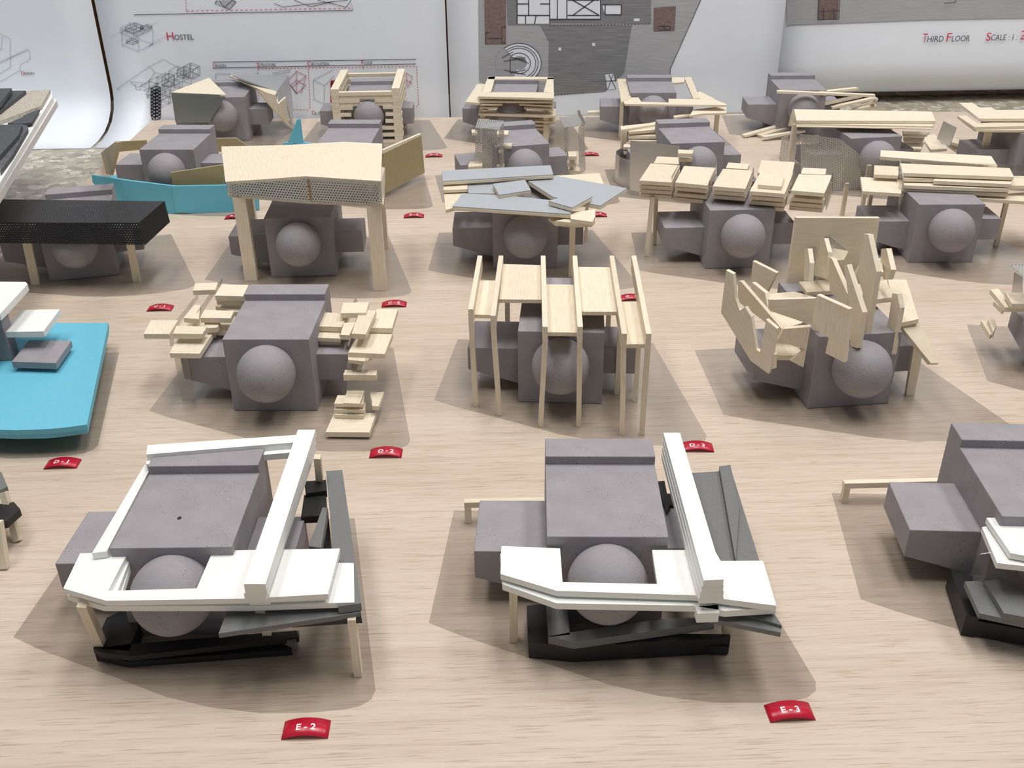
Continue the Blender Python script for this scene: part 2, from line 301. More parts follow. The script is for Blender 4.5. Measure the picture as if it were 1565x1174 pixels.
  ('white_slab','white',[(-1.6,-3.6,5.15),(3,-3.8,5.15),(3,0.2,5.15),(8.5,-.5,5.15),(8.3,-5.1,5.15),(-1.2,-5,5.15)],(0,0,-0.36)),
  ('white_beam','white',[(4.2,-4.6,7.1),(5.2,-4.6,7.1),(5.2,9.4,7.1),(4.2,9.4,7.1)],(0,0,-1.44)),
  ('clear_post','acryl',[(-4.24,-.62,2.54),(-3.56,-.62,2.68),(-3.56,-.68,2.66),(-4.24,-.68,2.52)],(-0.51,-1.01,2.4)),
  ('wooden_post','balsa',[(-8.93,9.54,1.2),(-8.51,9.54,1.2),(-8.51,9.96,1.2),(-8.93,9.96,1.2)],(0,0,-1.17)),
  ('wooden_rail','balsa',[(-8.93,9.54,1.61),(-8.97,9.96,1.61),(-8.97,9.96,1.19),(-8.93,9.54,1.19)],(7.16,0.59,0)),
 ]),
 ('massing_model','wooden legs and black plate of model cut off by left edge, below blue slab',(-40.50,43.00,0.000),1,1,[
  ('grey_plate','greycard',[(7.1,12.38,3.1),(8.43,12.32,3.1),(9.5,10.63,3.1),(9.07,10.03,3.1),(7.49,10.11,3.1)],(0,0,-0.4)),
  ('black_board','black',[(7.71,9.53,2.3),(9.94,10.03,2.3),(10.65,9.24,2.3),(10.29,7.97,2.3),(8.69,7.26,2.3)],(0,0,-0.5)),
  ('wooden_post','balsa',[(9.91,9.08,-.09),(10.32,9.08,0.02),(10.27,8.7,0.19),(9.86,8.7,0.08)],(-0.75,1.41,2.85)),
  ('wooden_post','balsa',[(10.07,6.47,-.02),(10.57,6.47,-.02),(10.57,5.99,0.12),(10.07,5.99,0.12)],(-0.01,0.82,2.95)),
 ]),
 ('massing_model','white slabs over a wide sky-blue slab at the left picture edge, behind tag D-1',(-40.00,67.50,0.000),0,1,[
  ('blue_slab','blue',[(2.53,12.19,2.3),(7.1,11.95,2.3),(7.25,11.31,2.3),(10.95,-5.11,2.3),(9.51,-5.44,2.3),(8.23,-5.61,2.3),(6.18,-5.63,2.3),(3.19,-5.37,2.3),(1.27,-4.76,2.3),(-2.15,-1.92,2.3),(-7.57,12.71,2.3)],(0,0,-0.42)),
  ('blue_slab','blue',[(2.46,12.11,1.86),(7.03,11.87,1.86),(7.2,11.18,1.86),(10.83,-5.03,1.86),(9.39,-5.36,1.86),(8.12,-5.57,1.86),(6.04,-5.55,1.86),(3,-5.21,1.86),(1.09,-4.64,1.86),(-2.23,-2.03,1.86),(-7.66,12.64,1.86)],(0,0,-0.36)),
  ('foam_wing','foam',[(2.43,3.31,3.2),(2.35,7.06,3.2),(5.9,6.77,3.2),(6.03,2.88,3.2)],(0,0,-0.55)),
  ('white_slab','white',[(1.19,5.4,4.8),(1.16,9.6,4.8),(4.35,9.55,4.8),(4.53,5.38,4.8)],(0,0,-0.5)),
  ('white_slab','white',[(-2.86,4.33,6.9),(-3.54,10.97,6.9),(1.62,10.57,6.9),(1.98,10.07,6.9),(2.06,4.33,6.9)],(0,0,-0.55)),
  ('foam_column','foam',[(0.55,5.2,6.3),(1.5,5.2,6.3),(1.5,6.6,6.3),(0.55,6.6,6.3)],(0,0,-3.95)),
  ('foam_block','foam',[(-9,-.6,6.3),(0.5,-.6,6.3),(0.5,8,6.3),(-9,8,6.3)],(0,0,-3.95)),
  ('foam_foot','foam',[(-7,-1,1.5),(4,-1,1.5),(4,7,1.5),(-7,7,1.5)],(0,0,-1.4)),
 ]),
 ('massing_model','grey foam model with stepped wooden plates and clear strips on both sides, behind tag D-2',(-16.62,67.55,-0.049),1,1,[
  ('wooden_plate','balsa',[(-8.37,10.47,6.3),(-6.51,10.63,6.3),(-6.29,9.11,6.3),(-8.15,8.96,6.3)],(0,0,-0.42)),
  ('wooden_plate','balsa',[(-6.05,10.26,6.3),(-3.76,10.09,6.3),(-3.65,7.78,6.3),(-6.02,7.95,6.3)],(0,0,-0.42)),
  ('wooden_plate','balsa',[(-5.84,9.12,5.7),(-3.91,8.92,5.7),(-3.83,8.15,5.7),(-6.09,8.35,5.7)],(0,0,-0.42)),
  ('wooden_plate','balsa',[(-6.49,9.69,5),(-4.22,9.29,5),(-4.14,7.51,5),(-4.46,7.52,5),(-6.39,8.72,5)],(0,0,-0.42)),
  ('wooden_plate','balsa',[(-6.38,6.05,5.9),(-3.93,5.83,5.9),(-3.87,4.47,5.9),(-6.32,4.55,5.9)],(0,0,-0.42)),
  ('wooden_plate','balsa',[(-7.82,7.84,5.5),(-7.31,7.84,5.5),(-6.69,5.17,5.5),(-7.96,5.39,5.5)],(0,0,-0.42)),
  ('wooden_plate','balsa',[(-10.74,5.59,5.2),(-8.52,5.58,5.2),(-8.45,3.08,5.2),(-10.5,3.09,5.2)],(0,0,-0.42)),
  ('wooden_plate','balsa',[(-8.02,3.71,5.6),(-5.53,3.63,5.6),(-5.53,2.27,5.6),(-7.84,2.35,5.6)],(0,0,-0.42)),
  ('wooden_plate','balsa',[(-6.31,5.23,5.3),(-4.89,4.87,5.3),(-4.92,4.03,5.3),(-5.74,3.9,5.3)],(0,0,-0.42)),
  ('wooden_plate','balsa',[(-8.11,4.56,4.7),(-5.39,4.49,4.7),(-5.44,0.71,4.7),(-7.78,0.78,4.7)],(0,0,-0.42)),
  ('wooden_plate','balsa',[(-5.24,6.11,4.7),(-4.13,6.1,4.7),(-4.2,4.55,4.7),(-5.29,4.7,4.7)],(0,0,-0.42)),
  ('wooden_plate','balsa',[(-8.74,7.05,4.35),(-5.52,6.94,4.35),(-5.36,4.64,4.35),(-8.78,4.65,4.35)],(0,0,-0.3)),
  ('acetate_strip','acetate',[(-8.75,3.77,5.16),(-8.75,11.72,4.8),(-8.75,11.61,4.4),(-8.75,7.46,4.54),(-8.75,3.95,4.61)],(-0.06,0,0)),
  ('acetate_strip','acetate',[(-8.7,3.6,4.87),(-8.33,3.6,4.87),(-8.45,3.6,3.85),(-8.78,3.6,3.85)],(0,0.06,0)),
  ('acetate_leg','acetate',[(-7.79,1.52,4.28),(-6.73,1.52,4.28),(-6.77,1.52,0.03),(-7.84,1.52,0.03)],(0,0.06,0)),
  ('acetate_strip','acetate',[(-7.1,6.25,5.6),(-7.1,13.74,5.38),(-7.1,13.77,5),(-7.1,7.54,4.99),(-7.1,6.1,4.67),(-7.1,5.82,4.84)],(-0.06,0,0)),
  ('wooden_plate','balsa',[(2.97,6.39,5.5),(5.22,6.2,5.5),(5.08,3.66,5.5),(3.14,3.81,5.5)],(0,0,-0.42)),
  ('wooden_plate','balsa',[(3.03,4.51,5),(4.83,4.33,5),(5.11,2.64,5),(3.24,2.81,5)],(0,0,-0.3)),
  ('wooden_plate','balsa',[(3.15,4.83,4.5),(4.81,4.65,4.5),(5.01,3.13,4.5),(3.11,3.23,4.5)],(0,0,-0.42)),
  ('wooden_plate','balsa',[(4.79,6.69,6.2),(6.85,6.83,6.2),(6.89,4.79,6.2),(4.88,4.73,6.2)],(0,0,-0.42)),
  ('wooden_plate','balsa',[(6.26,5.79,6),(7.59,5.64,6),(7.36,1.37,6),(6.25,1.51,6)],(0,0,-0.42)),
  ('wooden_plate','balsa',[(7.32,7.46,5.3),(9.07,7.38,5.3),(9.02,3.85,5.3),(7.24,3.93,5.3)],(0,0,-0.42)),
  ('wooden_plate','balsa',[(6.38,4.32,4.8),(9.04,4.04,4.8),(8.84,0.43,4.8),(6.01,0.69,4.8)],(0,0,-0.42)),
  ('wooden_plate','balsa',[(5.14,4.42,5.5),(6.07,4.56,5.5),(5.9,2.24,5.5),(5.21,2.31,5.5)],(0,0,-0.42)),
  ('wooden_plate','balsa',[(5.84,1.52,4.4),(7.72,0.88,4.4),(7.48,-.06,4.4),(6.04,0.25,4.4)],(0,0,-0.3)),
  ('acetate_strip','acetate',[(5.05,2.92,5.16),(5.05,11.07,4.83),(5.05,11.38,4.22),(5.05,4.53,4.39),(5.05,3.65,4.49),(5.05,2.93,4.85)],(-0.06,0,0)),
  ('acetate_strip','acetate',[(5.9,1.5,5.04),(5.9,8.21,5.18),(5.9,8.14,4.69),(5.9,3.37,4.97),(5.9,1.81,4.75)],(-0.06,0,0)),
  ('acetate_channel','acetate',[(5,3.18,4.76),(5,4.47,4.08),(5,4.13,1.45),(5,3.25,1.93),(5,2.85,3.53)],(-0.08,0,0)),
  ('acetate_plate','acetate',[(5.47,2.59,3.5),(7.15,2.52,3.5),(7.03,0.49,3.5),(5.83,0.62,3.5)],(0,0,-0.08)),
  ('acetate_channel','acetate',[(7.5,0.62,4.53),(7.5,1.72,3.87),(7.5,0.97,3.68),(7.5,-2.07,4.58),(7.5,-1.94,4.82)],(-0.08,0,0)),
  ('wooden_plate','balsa',[(5.65,0.67,3.3),(8.11,0.64,3.3),(8.16,-.19,3.3),(5.62,-.13,3.3)],(0,0,-0.5)),
  ('acetate_strip','acetate',[(6.16,-1.2,3.49),(7.53,-1.2,3.49),(7.7,-1.2,2.69),(8,-1.2,0.56),(7.34,-1.2,0.56),(7.25,-1.2,2.19),(5.9,-1.2,2.19)],(0,0.06,0)),
  ('wooden_plate','balsa',[(5.85,-.37,2.05),(7.19,-.37,2.05),(7.11,-2.35,2.05),(5.86,-2.24,2.05)],(0,0,-0.25)),
  ('wooden_plate','balsa',[(5.12,-.56,1.75),(7.2,-.62,1.75),(7.28,-1.9,1.75),(5.07,-1.84,1.75)],(0,0,-0.3)),
  ('wooden_plate','balsa',[(5.05,-.85,1.3),(7.31,-.9,1.3),(7.36,-2.05,1.3),(5.04,-1.94,1.3)],(0,0,-0.3)),
  ('wooden_plate','balsa',[(5.16,-1.27,0.95),(7.34,-1.35,0.95),(7.27,-2.26,0.95),(5.09,-2.15,0.95)],(0,0,-0.3)),
  ('wooden_plate','balsa',[(7.45,0.32,1.5),(8.55,0.38,1.5),(8.42,-1.82,1.5),(7.93,-1.76,1.5)],(0,0,-0.35)),
  ('wooden_plate','balsa',[(4.88,-1.32,0.62),(8.1,-1.35,0.62),(7.98,-4.14,0.62),(4.7,-4.09,0.62)],(0,0,-0.42)),
 ]),
 ('massing_model','grey foam block model under five wooden trays on tall thin legs, left of tag D-3',(5.69,67.66,-0.096),1,1,[
  ('wooden_fin','balsa',[(-6.93,-1.01,8.5),(-6.55,-1.01,8.5),(-6.81,9.53,8.5),(-7.19,9.53,8.5)],(0,0,-1.25)),
  ('leg','balsa',[(-6.79,-.57,0.03),(-6.41,-.57,0.03),(-6.41,-.95,0.03),(-6.79,-.95,0.03)],(-0.14,-0.05,7.27)),
  ('wooden_fin','balsa',[(-5.18,-2.04,8.5),(-4.8,-2.04,8.5),(-5.05,9.6,8.5),(-5.43,9.6,8.5)],(0,0,-1.25)),
  ('leg','balsa',[(-4.81,-1.85,0.02),(-4.43,-1.85,0.03),(-4.43,-2.23,0.04),(-4.81,-2.23,0.03)],(-0.37,0.2,7.27)),
  ('wooden_fin','balsa',[(-1.3,-3.71,8.5),(-.92,-3.71,8.5),(-1.54,9.74,8.5),(-1.92,9.74,8.5)],(0,0,-1.25)),
  ('leg','balsa',[(-1.59,-3.31,0.04),(-1.21,-3.31,0.02),(-1.21,-3.69,0.02),(-1.59,-3.69,0.04)],(0.29,-0.01,7.27)),
  ('wooden_fin','balsa',[(1.21,-3.6,8.5),(1.59,-3.6,8.5),(1.1,9.85,8.5),(0.72,9.85,8.5)],(0,0,-1.25)),
  ('leg','balsa',[(1.3,-3.17,0.03),(1.68,-3.17,0.03),(1.68,-3.55,0.03),(1.3,-3.55,0.03)],(-0.09,-0.04,7.27)),
  ('wooden_fin','balsa',[(4.32,-4.59,8.5),(4.7,-4.59,8.5),(4.17,9.97,8.5),(3.79,9.97,8.5)],(0,0,-1.25)),
  ('leg','balsa',[(4.56,-4.23,0.02),(4.94,-4.23,0.04),(4.94,-4.61,0.04),(4.56,-4.61,0.02)],(-0.24,0.03,7.27)),
  ('wooden_fin','balsa',[(6.04,-4.51,8.5),(6.42,-4.51,8.5),(6,10.04,8.5),(5.62,10.04,8.5)],(0,0,-1.25)),
  ('leg','balsa',[(6.01,-4.16,0.03),(6.39,-4.16,0.03),(6.39,-4.54,0.03),(6.01,-4.54,0.03)],(0.03,0.04,7.27)),
  ('wooden_tray','balsa',[(-6.84,6.65,7.5),(-5.45,6.71,7.5),(-5.3,0.18,7.5),(-6.62,0.2,7.5)],(0,0,-0.3)),
  ('wooden_tray','balsa',[(-5.05,9.23,7.9),(-1.83,9.1,7.9),(-1.43,2.24,7.9),(-4.84,2.17,7.9)],(0,0,-0.3)),
  ('wooden_tray','balsa',[(-1.39,5.88,7.6),(0.99,5.9,7.6),(1.35,-2.73,7.6),(-1.02,-2.76,7.6)],(0,0,-0.3)),
  ('wooden_tray','balsa',[(1.21,8.88,7.9),(3.86,8.9,7.9),(4.22,0.31,7.9),(1.51,0.2,7.9)],(0,0,-0.3)),
  ('wooden_tray','balsa',[(4.52,3,7.5),(5.91,3.06,7.5),(6.21,-4.17,7.5),(4.67,-4.24,7.5)],(0,0,-0.3)),
  ('leg','balsa',[(-4.9,8.6,7.6),(-4.5,8.6,7.6),(-4.5,9,7.6),(-4.9,9,7.6)],(0,0,-7.57)),
  ('leg','balsa',[(4.34,1.45,7.3),(4.7,1.45,7.3),(4.7,1.83,7.3),(4.34,1.83,7.3)],(0,0,-7.27)),
  ('leg','balsa',[(5.76,0.4,7.4),(6.12,0.4,7.4),(6.12,0.78,7.4),(5.76,0.78,7.4)],(0,0,-7.37)),
  ('leg','balsa',[(3.68,8.6,7.6),(4.08,8.6,7.6),(4.08,9,7.6),(3.68,9,7.6)],(0,0,-7.57)),
 ]),
 ('massing_model','grey foam block model with upright wooden shards piled over it, right of tag D-3',(28.12,66.07,0.080),1,1,[
  ('wooden_shard','balsa',[(-2.68,8.6,12.51),(4.3,8.6,12.13),(4.53,8.6,6.58),(-2.69,8.6,6.77)],(0,0.35,0)),
  ('wooden_shard','balsa',[(-9.77,3.46,10.57),(-9.36,2.99,10.44),(-9.1,2.68,8.59),(-8.78,2.32,7.7),(-8.51,2,8.14),(-8.12,1.55,7.51),(-7.63,0.98,4.99),(-7.42,0.73,4.91),(-7.31,0.61,7.67),(-6.68,-.13,7.23),(-6.8,0.01,3.37),(-7.86,1.24,3.92),(-9.81,3.51,7.06)],(0.265,0.228,0)),
  ('wooden_shard','balsa',[(-8.38,4.47,9.12),(-8.23,4.26,9.24),(-5.87,0.9,6.67),(-5.82,0.83,5.54),(-6.1,1.23,5.41),(-6.27,1.47,6.42),(-8.26,4.31,7.53)],(0.286,0.201,0)),
  ('wooden_shard','balsa',[(-5.02,10.69,8.1),(-3.69,8.66,7.81),(-4.09,9.28,5.71),(-5.01,10.67,6.25)],(0.293,0.192,0)),
  ('wooden_shard','balsa',[(-5.64,8.74,7.08),(-5.49,6.04,7.33),(-5.44,5.18,6.39),(-5.48,5.88,6.03),(-5.65,8.89,6.46)],(0.349,0.02,0)),
  ('wooden_shard','balsa',[(-5.05,6.51,7),(-2.79,6.64,7),(-1.54,5.4,7),(-2.62,4.71,7),(-5.34,5.57,7)],(0,0,-0.35)),
  ('wooden_shard','balsa',[(-5.34,5.5,6),(-4.19,5.93,6),(-3.27,3.09,6),(-5.18,2.18,6),(-5.52,3.2,6)],(0,0,-0.35)),
  ('wooden_shard','balsa',[(-6.42,2.88,8.21),(-3.24,0.76,9.1),(-2.96,0.58,6.73),(-4.07,1.31,6.91),(-6.34,2.83,7.35)],(0.166,0.25,0)),
  ('wooden_shard','balsa',[(-3.85,0.2,9.66),(-2.5,-2.4,9.63),(-2.34,-2.72,5.49),(-3.14,-1.17,5.52),(-3.11,-1.23,6.82),(-3.84,0.18,6.98),(-3.91,0.33,9.07)],(0.338,0.175,0)),
  ('wooden_shard','balsa',[(-5.44,3.14,4.5),(-3.87,4.29,4.5),(-3.94,0.42,4.5),(-6.34,0.84,4.5)],(0,0,-0.4)),
  ('wooden_shard','balsa',[(-5.9,0.5,6.87),(-4.1,-.07,7.21),(-4.15,-.05,3.78),(-5.14,0.26,4.25),(-4.19,-.04,5.28),(-6.24,0.61,5.83)],(0.115,0.362,0)),
  ('wooden_shard','balsa',[(-6.82,0.1,4.92),(-6.35,0.01,5.03),(-6.25,-.01,3.87),(-6.71,0.08,3.7)],(0.059,0.294,0)),
  ('wooden_shard','balsa',[(-1.93,8.05,7.2),(0.71,8.14,7.2),(0.2,6,7.2),(-2.08,5.96,7.2)],(0,0,-0.35)),
  ('wooden_shard','balsa',[(-2.12,7.48,10.33),(-2.28,6.49,10.73),(-2.5,5.22,10.03),(-2.57,4.78,8.74),(-2.32,6.27,8.09)],(0.345,-0.058,0)),
  ('wooden_shard','balsa',[(-.74,7.75,10.89),(-.77,7.14,11.24),(-.82,5.99,10.53),(-.84,5.33,8.5),(-.73,8,7.73),(-.71,8.32,8.75)],(0.35,-0.015,0)),
  ('wooden_shard','balsa',[(-.08,7.86,10.18),(1.9,8.14,9.63),(1.34,7.51,9.15),(0.18,7.16,9.27)],(-0.083,0.217,-0.19)),
  ('metal_shard','metal',[(-.08,8.57,10.84),(0.23,8.15,10.93),(1.23,6.79,10.24),(0.49,7.79,10.07),(0.04,8.4,10.09)],(0.04,0.03,0)),
  ('metal_shard','metal',[(-1.35,8.38,9.9),(-.67,8.52,9.99),(-.31,8.6,7.06),(-.82,8.49,7.14)],(-0.01,0.049,0)),
  ('wooden_shard','balsa',[(-.7,6.12,10.11),(-.71,5.35,10.24),(-.77,1.73,8.88),(-.77,1.57,7.95),(-.76,2.3,7.61),(-.72,4.83,7.77)],(0.35,-0.006,0)),
  ('wooden_shard','balsa',[(-1.5,1.53,11.31),(-1.45,1.2,11.5),(-1.03,-1.61,8.91),(-1.01,-1.72,6.07),(-1.12,-1,5.84),(-1.22,-.37,6.72),(-1.3,0.19,8.98)],(0.395,0.06,0)),
  ('wooden_shard','balsa',[(0.3,2.91,13.14),(0.34,2.28,13.33),(0.44,0.24,11.22),(0.45,0.03,6.27),(0.41,0.74,5.97),(0.37,1.61,8.95),(0.31,2.83,9.87)],(0.4,0.02,0)),
  ('wooden_shard','balsa',[(3.68,7.28,9.4),(4.08,6.76,9.4),(3.1,4.2,9.4),(2.42,4.07,9.4)],(0,0,-0.4)),
  ('wooden_shard','balsa',[(3.81,6.54,10.34),(3.66,5.48,10.81),(3.39,3.65,9.79),(3.44,3.94,8.85),(3.57,4.85,8.45),(3.73,5.99,8.89)],(0.396,-0.057,0)),
  ('wooden_shard','balsa',[(1.85,6.87,7.2),(5.25,7.44,7.2),(4.21,4.18,7.2),(1.41,3.73,7.2)],(0,0,-0.4)),
  ('wooden_shard','balsa',[(5.77,8.24,6.9),(7.24,7.95,6.9),(4.75,0.73,6.9),(2.86,0.22,6.9),(4.47,4.81,6.9)],(0,0,-0.35)),
  ('wooden_shard','balsa',[(2.54,1.27,8.94),(2.61,0.67,9.15),(2.69,0.04,8.26),(2.7,-.08,4.42),(2.61,0.66,4.17),(2.56,1.09,6.5)],(0.397,0.048,0)),
  ('wooden_shard','balsa',[(3.31,0.67,6.56),(5.14,1.42,6.64),(5.9,-1.42,4.18),(5.11,-1.54,4.31)],(-0.075,0.212,-0.268)),
  ('wooden_shard','balsa',[(4.97,0.94,4.54),(5.76,0.84,4.15),(5.82,0.83,0.03),(5.18,0.91,0.03)],(0.052,0.397,0)),
  ('wooden_shard','balsa',[(2.35,7.6,7.14),(3.04,7.6,9.12),(3.48,7.6,7.08)],(0,0.3,0)),
 ]),
 ('massing_model','dark foam model with wooden steps and perforated metal cut off by right edge, mid-table',(50.50,67.50,-0.200),1,1,[
  ('wooden_plate','balsa',[(-9.3,6.76,5.2),(-8.58,7.01,5.2),(-8.5,3.76,5.2),(-6.74,4.02,5.2),(-6.9,3.45,5.2),(-8.99,3.18,5.2)],(0,0,-0.4)),
  ('wooden_plate','balsa',[(-9.29,5.27,4.8),(-8.86,5.46,4.8),(-8.65,4.18,4.8),(-8.99,3.49,4.8)],(0,0,-0.4)),
  ('wooden_plate','balsa',[(-9.53,6.43,2.4),(-9.03,6.63,2.4),(-8.96,4.29,2.4),(-9.44,3.72,2.4)],(0,0,-0.4)),
  ('wooden_plate','balsa',[(-9.14,5.99,2.8),(-8.61,6.16,2.8),(-8.76,4.76,2.8),(-9.34,3.42,2.8)],(0,0,-0.4)),
  ('wooden_plate','balsa',[(-8.72,4.81,5.8),(-6.59,5.13,5.8),(-7.19,2.86,5.8),(-8.75,2.63,5.8)],(0,0,-0.4)),
  ('perforated_plate','perf',[(-8.86,5.02,8.2),(-5.26,5.87,8.2),(-6.39,1.87,8.2),(-8.35,2.46,8.2)],(0,0,-0.06)),
  ('metal_strip','metal',[(-3.6,19.05,1.99),(-3.6,16.46,2.53),(-3.6,15.18,1.08),(-3.6,18.29,0.03)],(0.06,0,0)),
 ]),
 ('massing_model','grey foam block model under a black perforated box on wooden legs, behind tag C-1',(-40.69,94.96,0.208),1,1,[
  ('mesh_top','blackmesh',[(-10.38,6.99,7),(-6.58,5.94,7),(8.93,1.08,7),(6.91,-4.89,7),(-6.07,-1.23,7),(-11.05,0.13,7)],(0,0,-0.06)),
  ('mesh_front','blackmesh',[(-11.07,0.2,6.98),(6.91,-4.95,7),(7.23,-5.6,5),(-6.46,-1.65,5.08),(-11.47,-.21,5.1)],(0.016,0.056,-0.016)),
  ('mesh_end','blackmesh',[(6.91,-4.95,7),(8.96,1.15,6.97),(9.19,0.43,4.98),(7.22,-5.49,4.96)],(-0.056,0.019,-0.013)),
  ('leg','balsa',[(-4.98,-.03,0.09),(-4.18,-.03,0.03),(-4.18,-.53,-.03),(-4.98,-.53,0.03)],(0.5,-0.87,6.47)),
  ('leg','balsa',[(4.9,-1.92,0.1),(5.6,-1.92,0.06),(5.6,-2.4,-.04),(4.9,-2.4,0)],(0.37,-1.35,6.37)),
 ]),
 ('massing_model','grey foam block model under folded pale wooden canopy with perforated fascia, behind tag C-2',(-18.32,94.16,0.019),1,1,[
  ('roof_panel','balsa',[(-9.12,11.63,10.28),(-2.08,8.49,11.14),(4.43,6.32,11.95),(1.65,-2.66,11.29),(-2.26,-1.71,10.79),(-6.29,-.56,10.28)],(0.038,0.009,-0.277)),
  ('roof_panel','balsa',[(4.43,6.32,11.95),(8.42,5.39,11.93),(8.86,-4.55,11.23),(1.65,-2.66,11.29)],(0.003,0.02,-0.279)),
  ('soffit_panel','balsa',[(-6.3,-.38,8.95),(1.88,-2.58,8.79),(4.02,5.81,8.71),(-7.91,7.09,8.95)],(-0.005,-0.001,-0.25)),
  ('soffit_panel','balsa',[(1.88,-2.58,8.8),(8.95,-4.48,8.95),(8.4,3.67,8.95),(4.08,5.35,8.86)],(0.006,0,-0.25)),
  ('perforated_fascia','perf',[(-6.23,-.58,10.19),(-4.88,-.93,10.33),(-5.01,-.9,8.93),(-6.23,-.58,8.98)],(0.013,0.048,0)),
  ('perforated_fascia','perf',[(-4.88,-.93,10.33),(1.64,-2.65,11.17),(1.89,-2.72,8.72),(-5.01,-.9,8.93)],(0.013,0.048,0)),
  ('perforated_fascia','perf',[(1.64,-2.65,11.17),(8.85,-4.55,11.14),(8.81,-4.54,8.95),(1.89,-2.72,8.72)],(0.013,0.048,0)),
  ('wooden_edge','balsa',[(8.75,-2.98,10.68),(8.75,2.6,10.32),(8.75,1.27,9.23),(8.75,-2.26,8.03),(8.75,-3.99,8.63)],(-0.3,0,0)),
  ('fascia_strip','oak',[(2,-2.65,11.04),(1.84,-2.65,11.04),(1.84,-2.81,11.04),(2,-2.81,11.04)],(0.03,0,-2.09)),
  ('leg','balsa',[(-5.83,-.77,8.75),(-4.59,-.77,8.75),(-4.59,0.13,8.75),(-5.83,0.13,8.75)],(0,0,-8.72)),
  ('leg','balsa',[(7.28,-4.15,8.75),(8.58,-4.15,8.75),(8.58,-3.25,8.75),(7.28,-3.25,8.75)],(0,0,-8.72)),
  ('leg','balsa',[(-6.9,9.2,8.75),(-6.1,9.2,8.75),(-6.1,10.1,8.75),(-6.9,10.1,8.75)],(0,0,-8.72)),
  ('leg','balsa',[(7,7,8.75),(8.1,7,8.75),(8.1,7.9,8.75),(7,7.9,8.75)],(0,0,-8.72)),
 ]),
 ('massing_model','grey foam block model covered by crisscrossed silver-grey planks on one wooden post, mid-table',(4.19,95.01,-0.008),1,1,[
  ('grey_plank','greypaint',[(-8.53,7.98,8),(3.05,9.2,8),(3.16,6.01,8),(-8.28,4.41,8)],(0,0,-0.12)),
  ('wooden_plank','balsa',[(-8.53,7.91,7.88),(3.04,9.12,7.88),(3.16,5.94,7.88),(-8.29,4.35,7.88)],(0,0,-0.28)),
  ('grey_plank','greypaint',[(-5.8,5.71,7.35),(-2.35,5.21,7.35),(-2.7,2.1,7.35),(-5.66,2.38,7.35)],(0,0,-0.12)),
  ('wooden_plank','balsa',[(-5.8,5.65,7.23),(-2.35,5.14,7.23),(-2.7,2.05,7.23),(-5.66,2.32,7.23)],(0,0,-0.28)),
  ('grey_plank','greypaint',[(-3.17,3.56,7.9),(0.16,4.65,7.9),(0.63,1.37,7.9),(-2.58,0.04,7.9)],(0,0,-0.12)),
  ('wooden_plank','balsa',[(-3.17,3.5,7.77),(0.16,4.59,7.77),(0.63,1.32,7.77),(-2.58,0,7.77)],(0,0,-0.28)),
  ('grey_plank','greypaint',[(0.5,5.71,7.45),(3.46,7.33,7.45),(10.48,2.76,7.45),(7.25,-2.35,7.45),(2.82,0.43,7.45)],(0,0,-0.12)),
  ('wooden_plank','balsa',[(0.5,5.64,7.33),(3.45,7.26,7.33),(10.48,2.71,7.33),(7.25,-2.39,7.33),(2.82,0.39,7.33)],(0,0,-0.28)),
  ('grey_plank','greypaint',[(-6.24,1.96,7.5),(-.86,0.66,7.5),(4.47,-1.38,7.5),(4.14,-4.72,7.5),(-7.17,-1.92,7.5)],(0,0,-0.12)),
  ('wooden_plank','balsa',[(-6.24,1.91,7.38),(-.87,0.61,7.38),(4.47,-1.42,7.38),(4.14,-4.75,7.38),(-7.18,-1.96,7.38)],(0,0,-0.28)),
  ('grey_plank','greypaint',[(2.18,-2.31,8),(3.68,-1.06,8),(6.55,-1.15,8),(4.35,-4.33,8)],(0,0,-0.12)),
  ('wooden_plank','balsa',[(2.17,-2.34,7.88),(3.68,-1.1,7.88),(6.55,-1.19,7.88),(4.35,-4.36,7.88)],(0,0,-0.28)),
  ('wooden_plank','balsa',[(-8.25,4.52,6.95),(-5.55,4.56,6.95),(-7.07,-.75,6.95),(-7.86,-1.45,6.95)],(0,0,-0.35)),
  ('wooden_plank','balsa',[(-8.32,5.37,7.4),(-5.79,5.49,7.4),(-5.77,3.47,7.4),(-8.19,3.35,7.4)],(0,0,-0.3)),
  ('wooden_plank','balsa',[(3.13,8.73,6.97),(8.34,9.47,6.97),(8.43,5.79,6.97),(3.34,5.42,6.97)],(0,0,-0.3)),
  ('wooden_plank','balsa',[(4.15,-3.89,7.3),(6.69,-2.91,7.3),(6.5,-4.82,7.3),(6.07,-6.4,7.3),(4.12,-5.51,7.3)],(0,0,-0.35)),
  ('wooden_plank','balsa',[(2.14,-3.21,6.6),(4.94,-2.52,6.6),(6.22,-5.03,6.6),(4.35,-5.2,6.6),(2.71,-4.59,6.6)],(0,0,-0.3)),
  ('wooden_plank','balsa',[(4.22,-4.28,6.95),(6.69,-3.04,6.95),(6.47,-5.2,6.95),(6,-6.23,6.95),(2.68,-5.01,6.95)],(0,0,-0.25)),
  ('wooden_post','balsa',[(4.29,-2.41,6.3),(4.84,-2.41,6.3),(4.84,-1.91,6.3),(4.29,-1.91,6.3)],(0,0,-6.27)),
  ('wooden_post','balsa',[(6.14,1.16,6.3),(6.44,1.16,6.3),(6.44,1.46,6.3),(6.14,1.46,6.3)],(0,0,-4.1)),
 ]),
 ('massing_model','grey foam block model under five separate stacks of small wooden plates, on two thin legs',(25.79,93.92,0.007),1,1,[
  ('wooden_plate','balsa',[(-7.77,9.62,8.2),(-4.79,8.73,8.2),(-6.71,3.12,8.2),(-9.85,3.95,8.2)],(0,0,-0.4)),
  ('wooden_plate','balsa',[(-7.67,9.98,7.58),(-4.67,9.1,7.58),(-6.59,3.52,7.58),(-9.76,4.35,7.58)],(0,0,-0.36)),
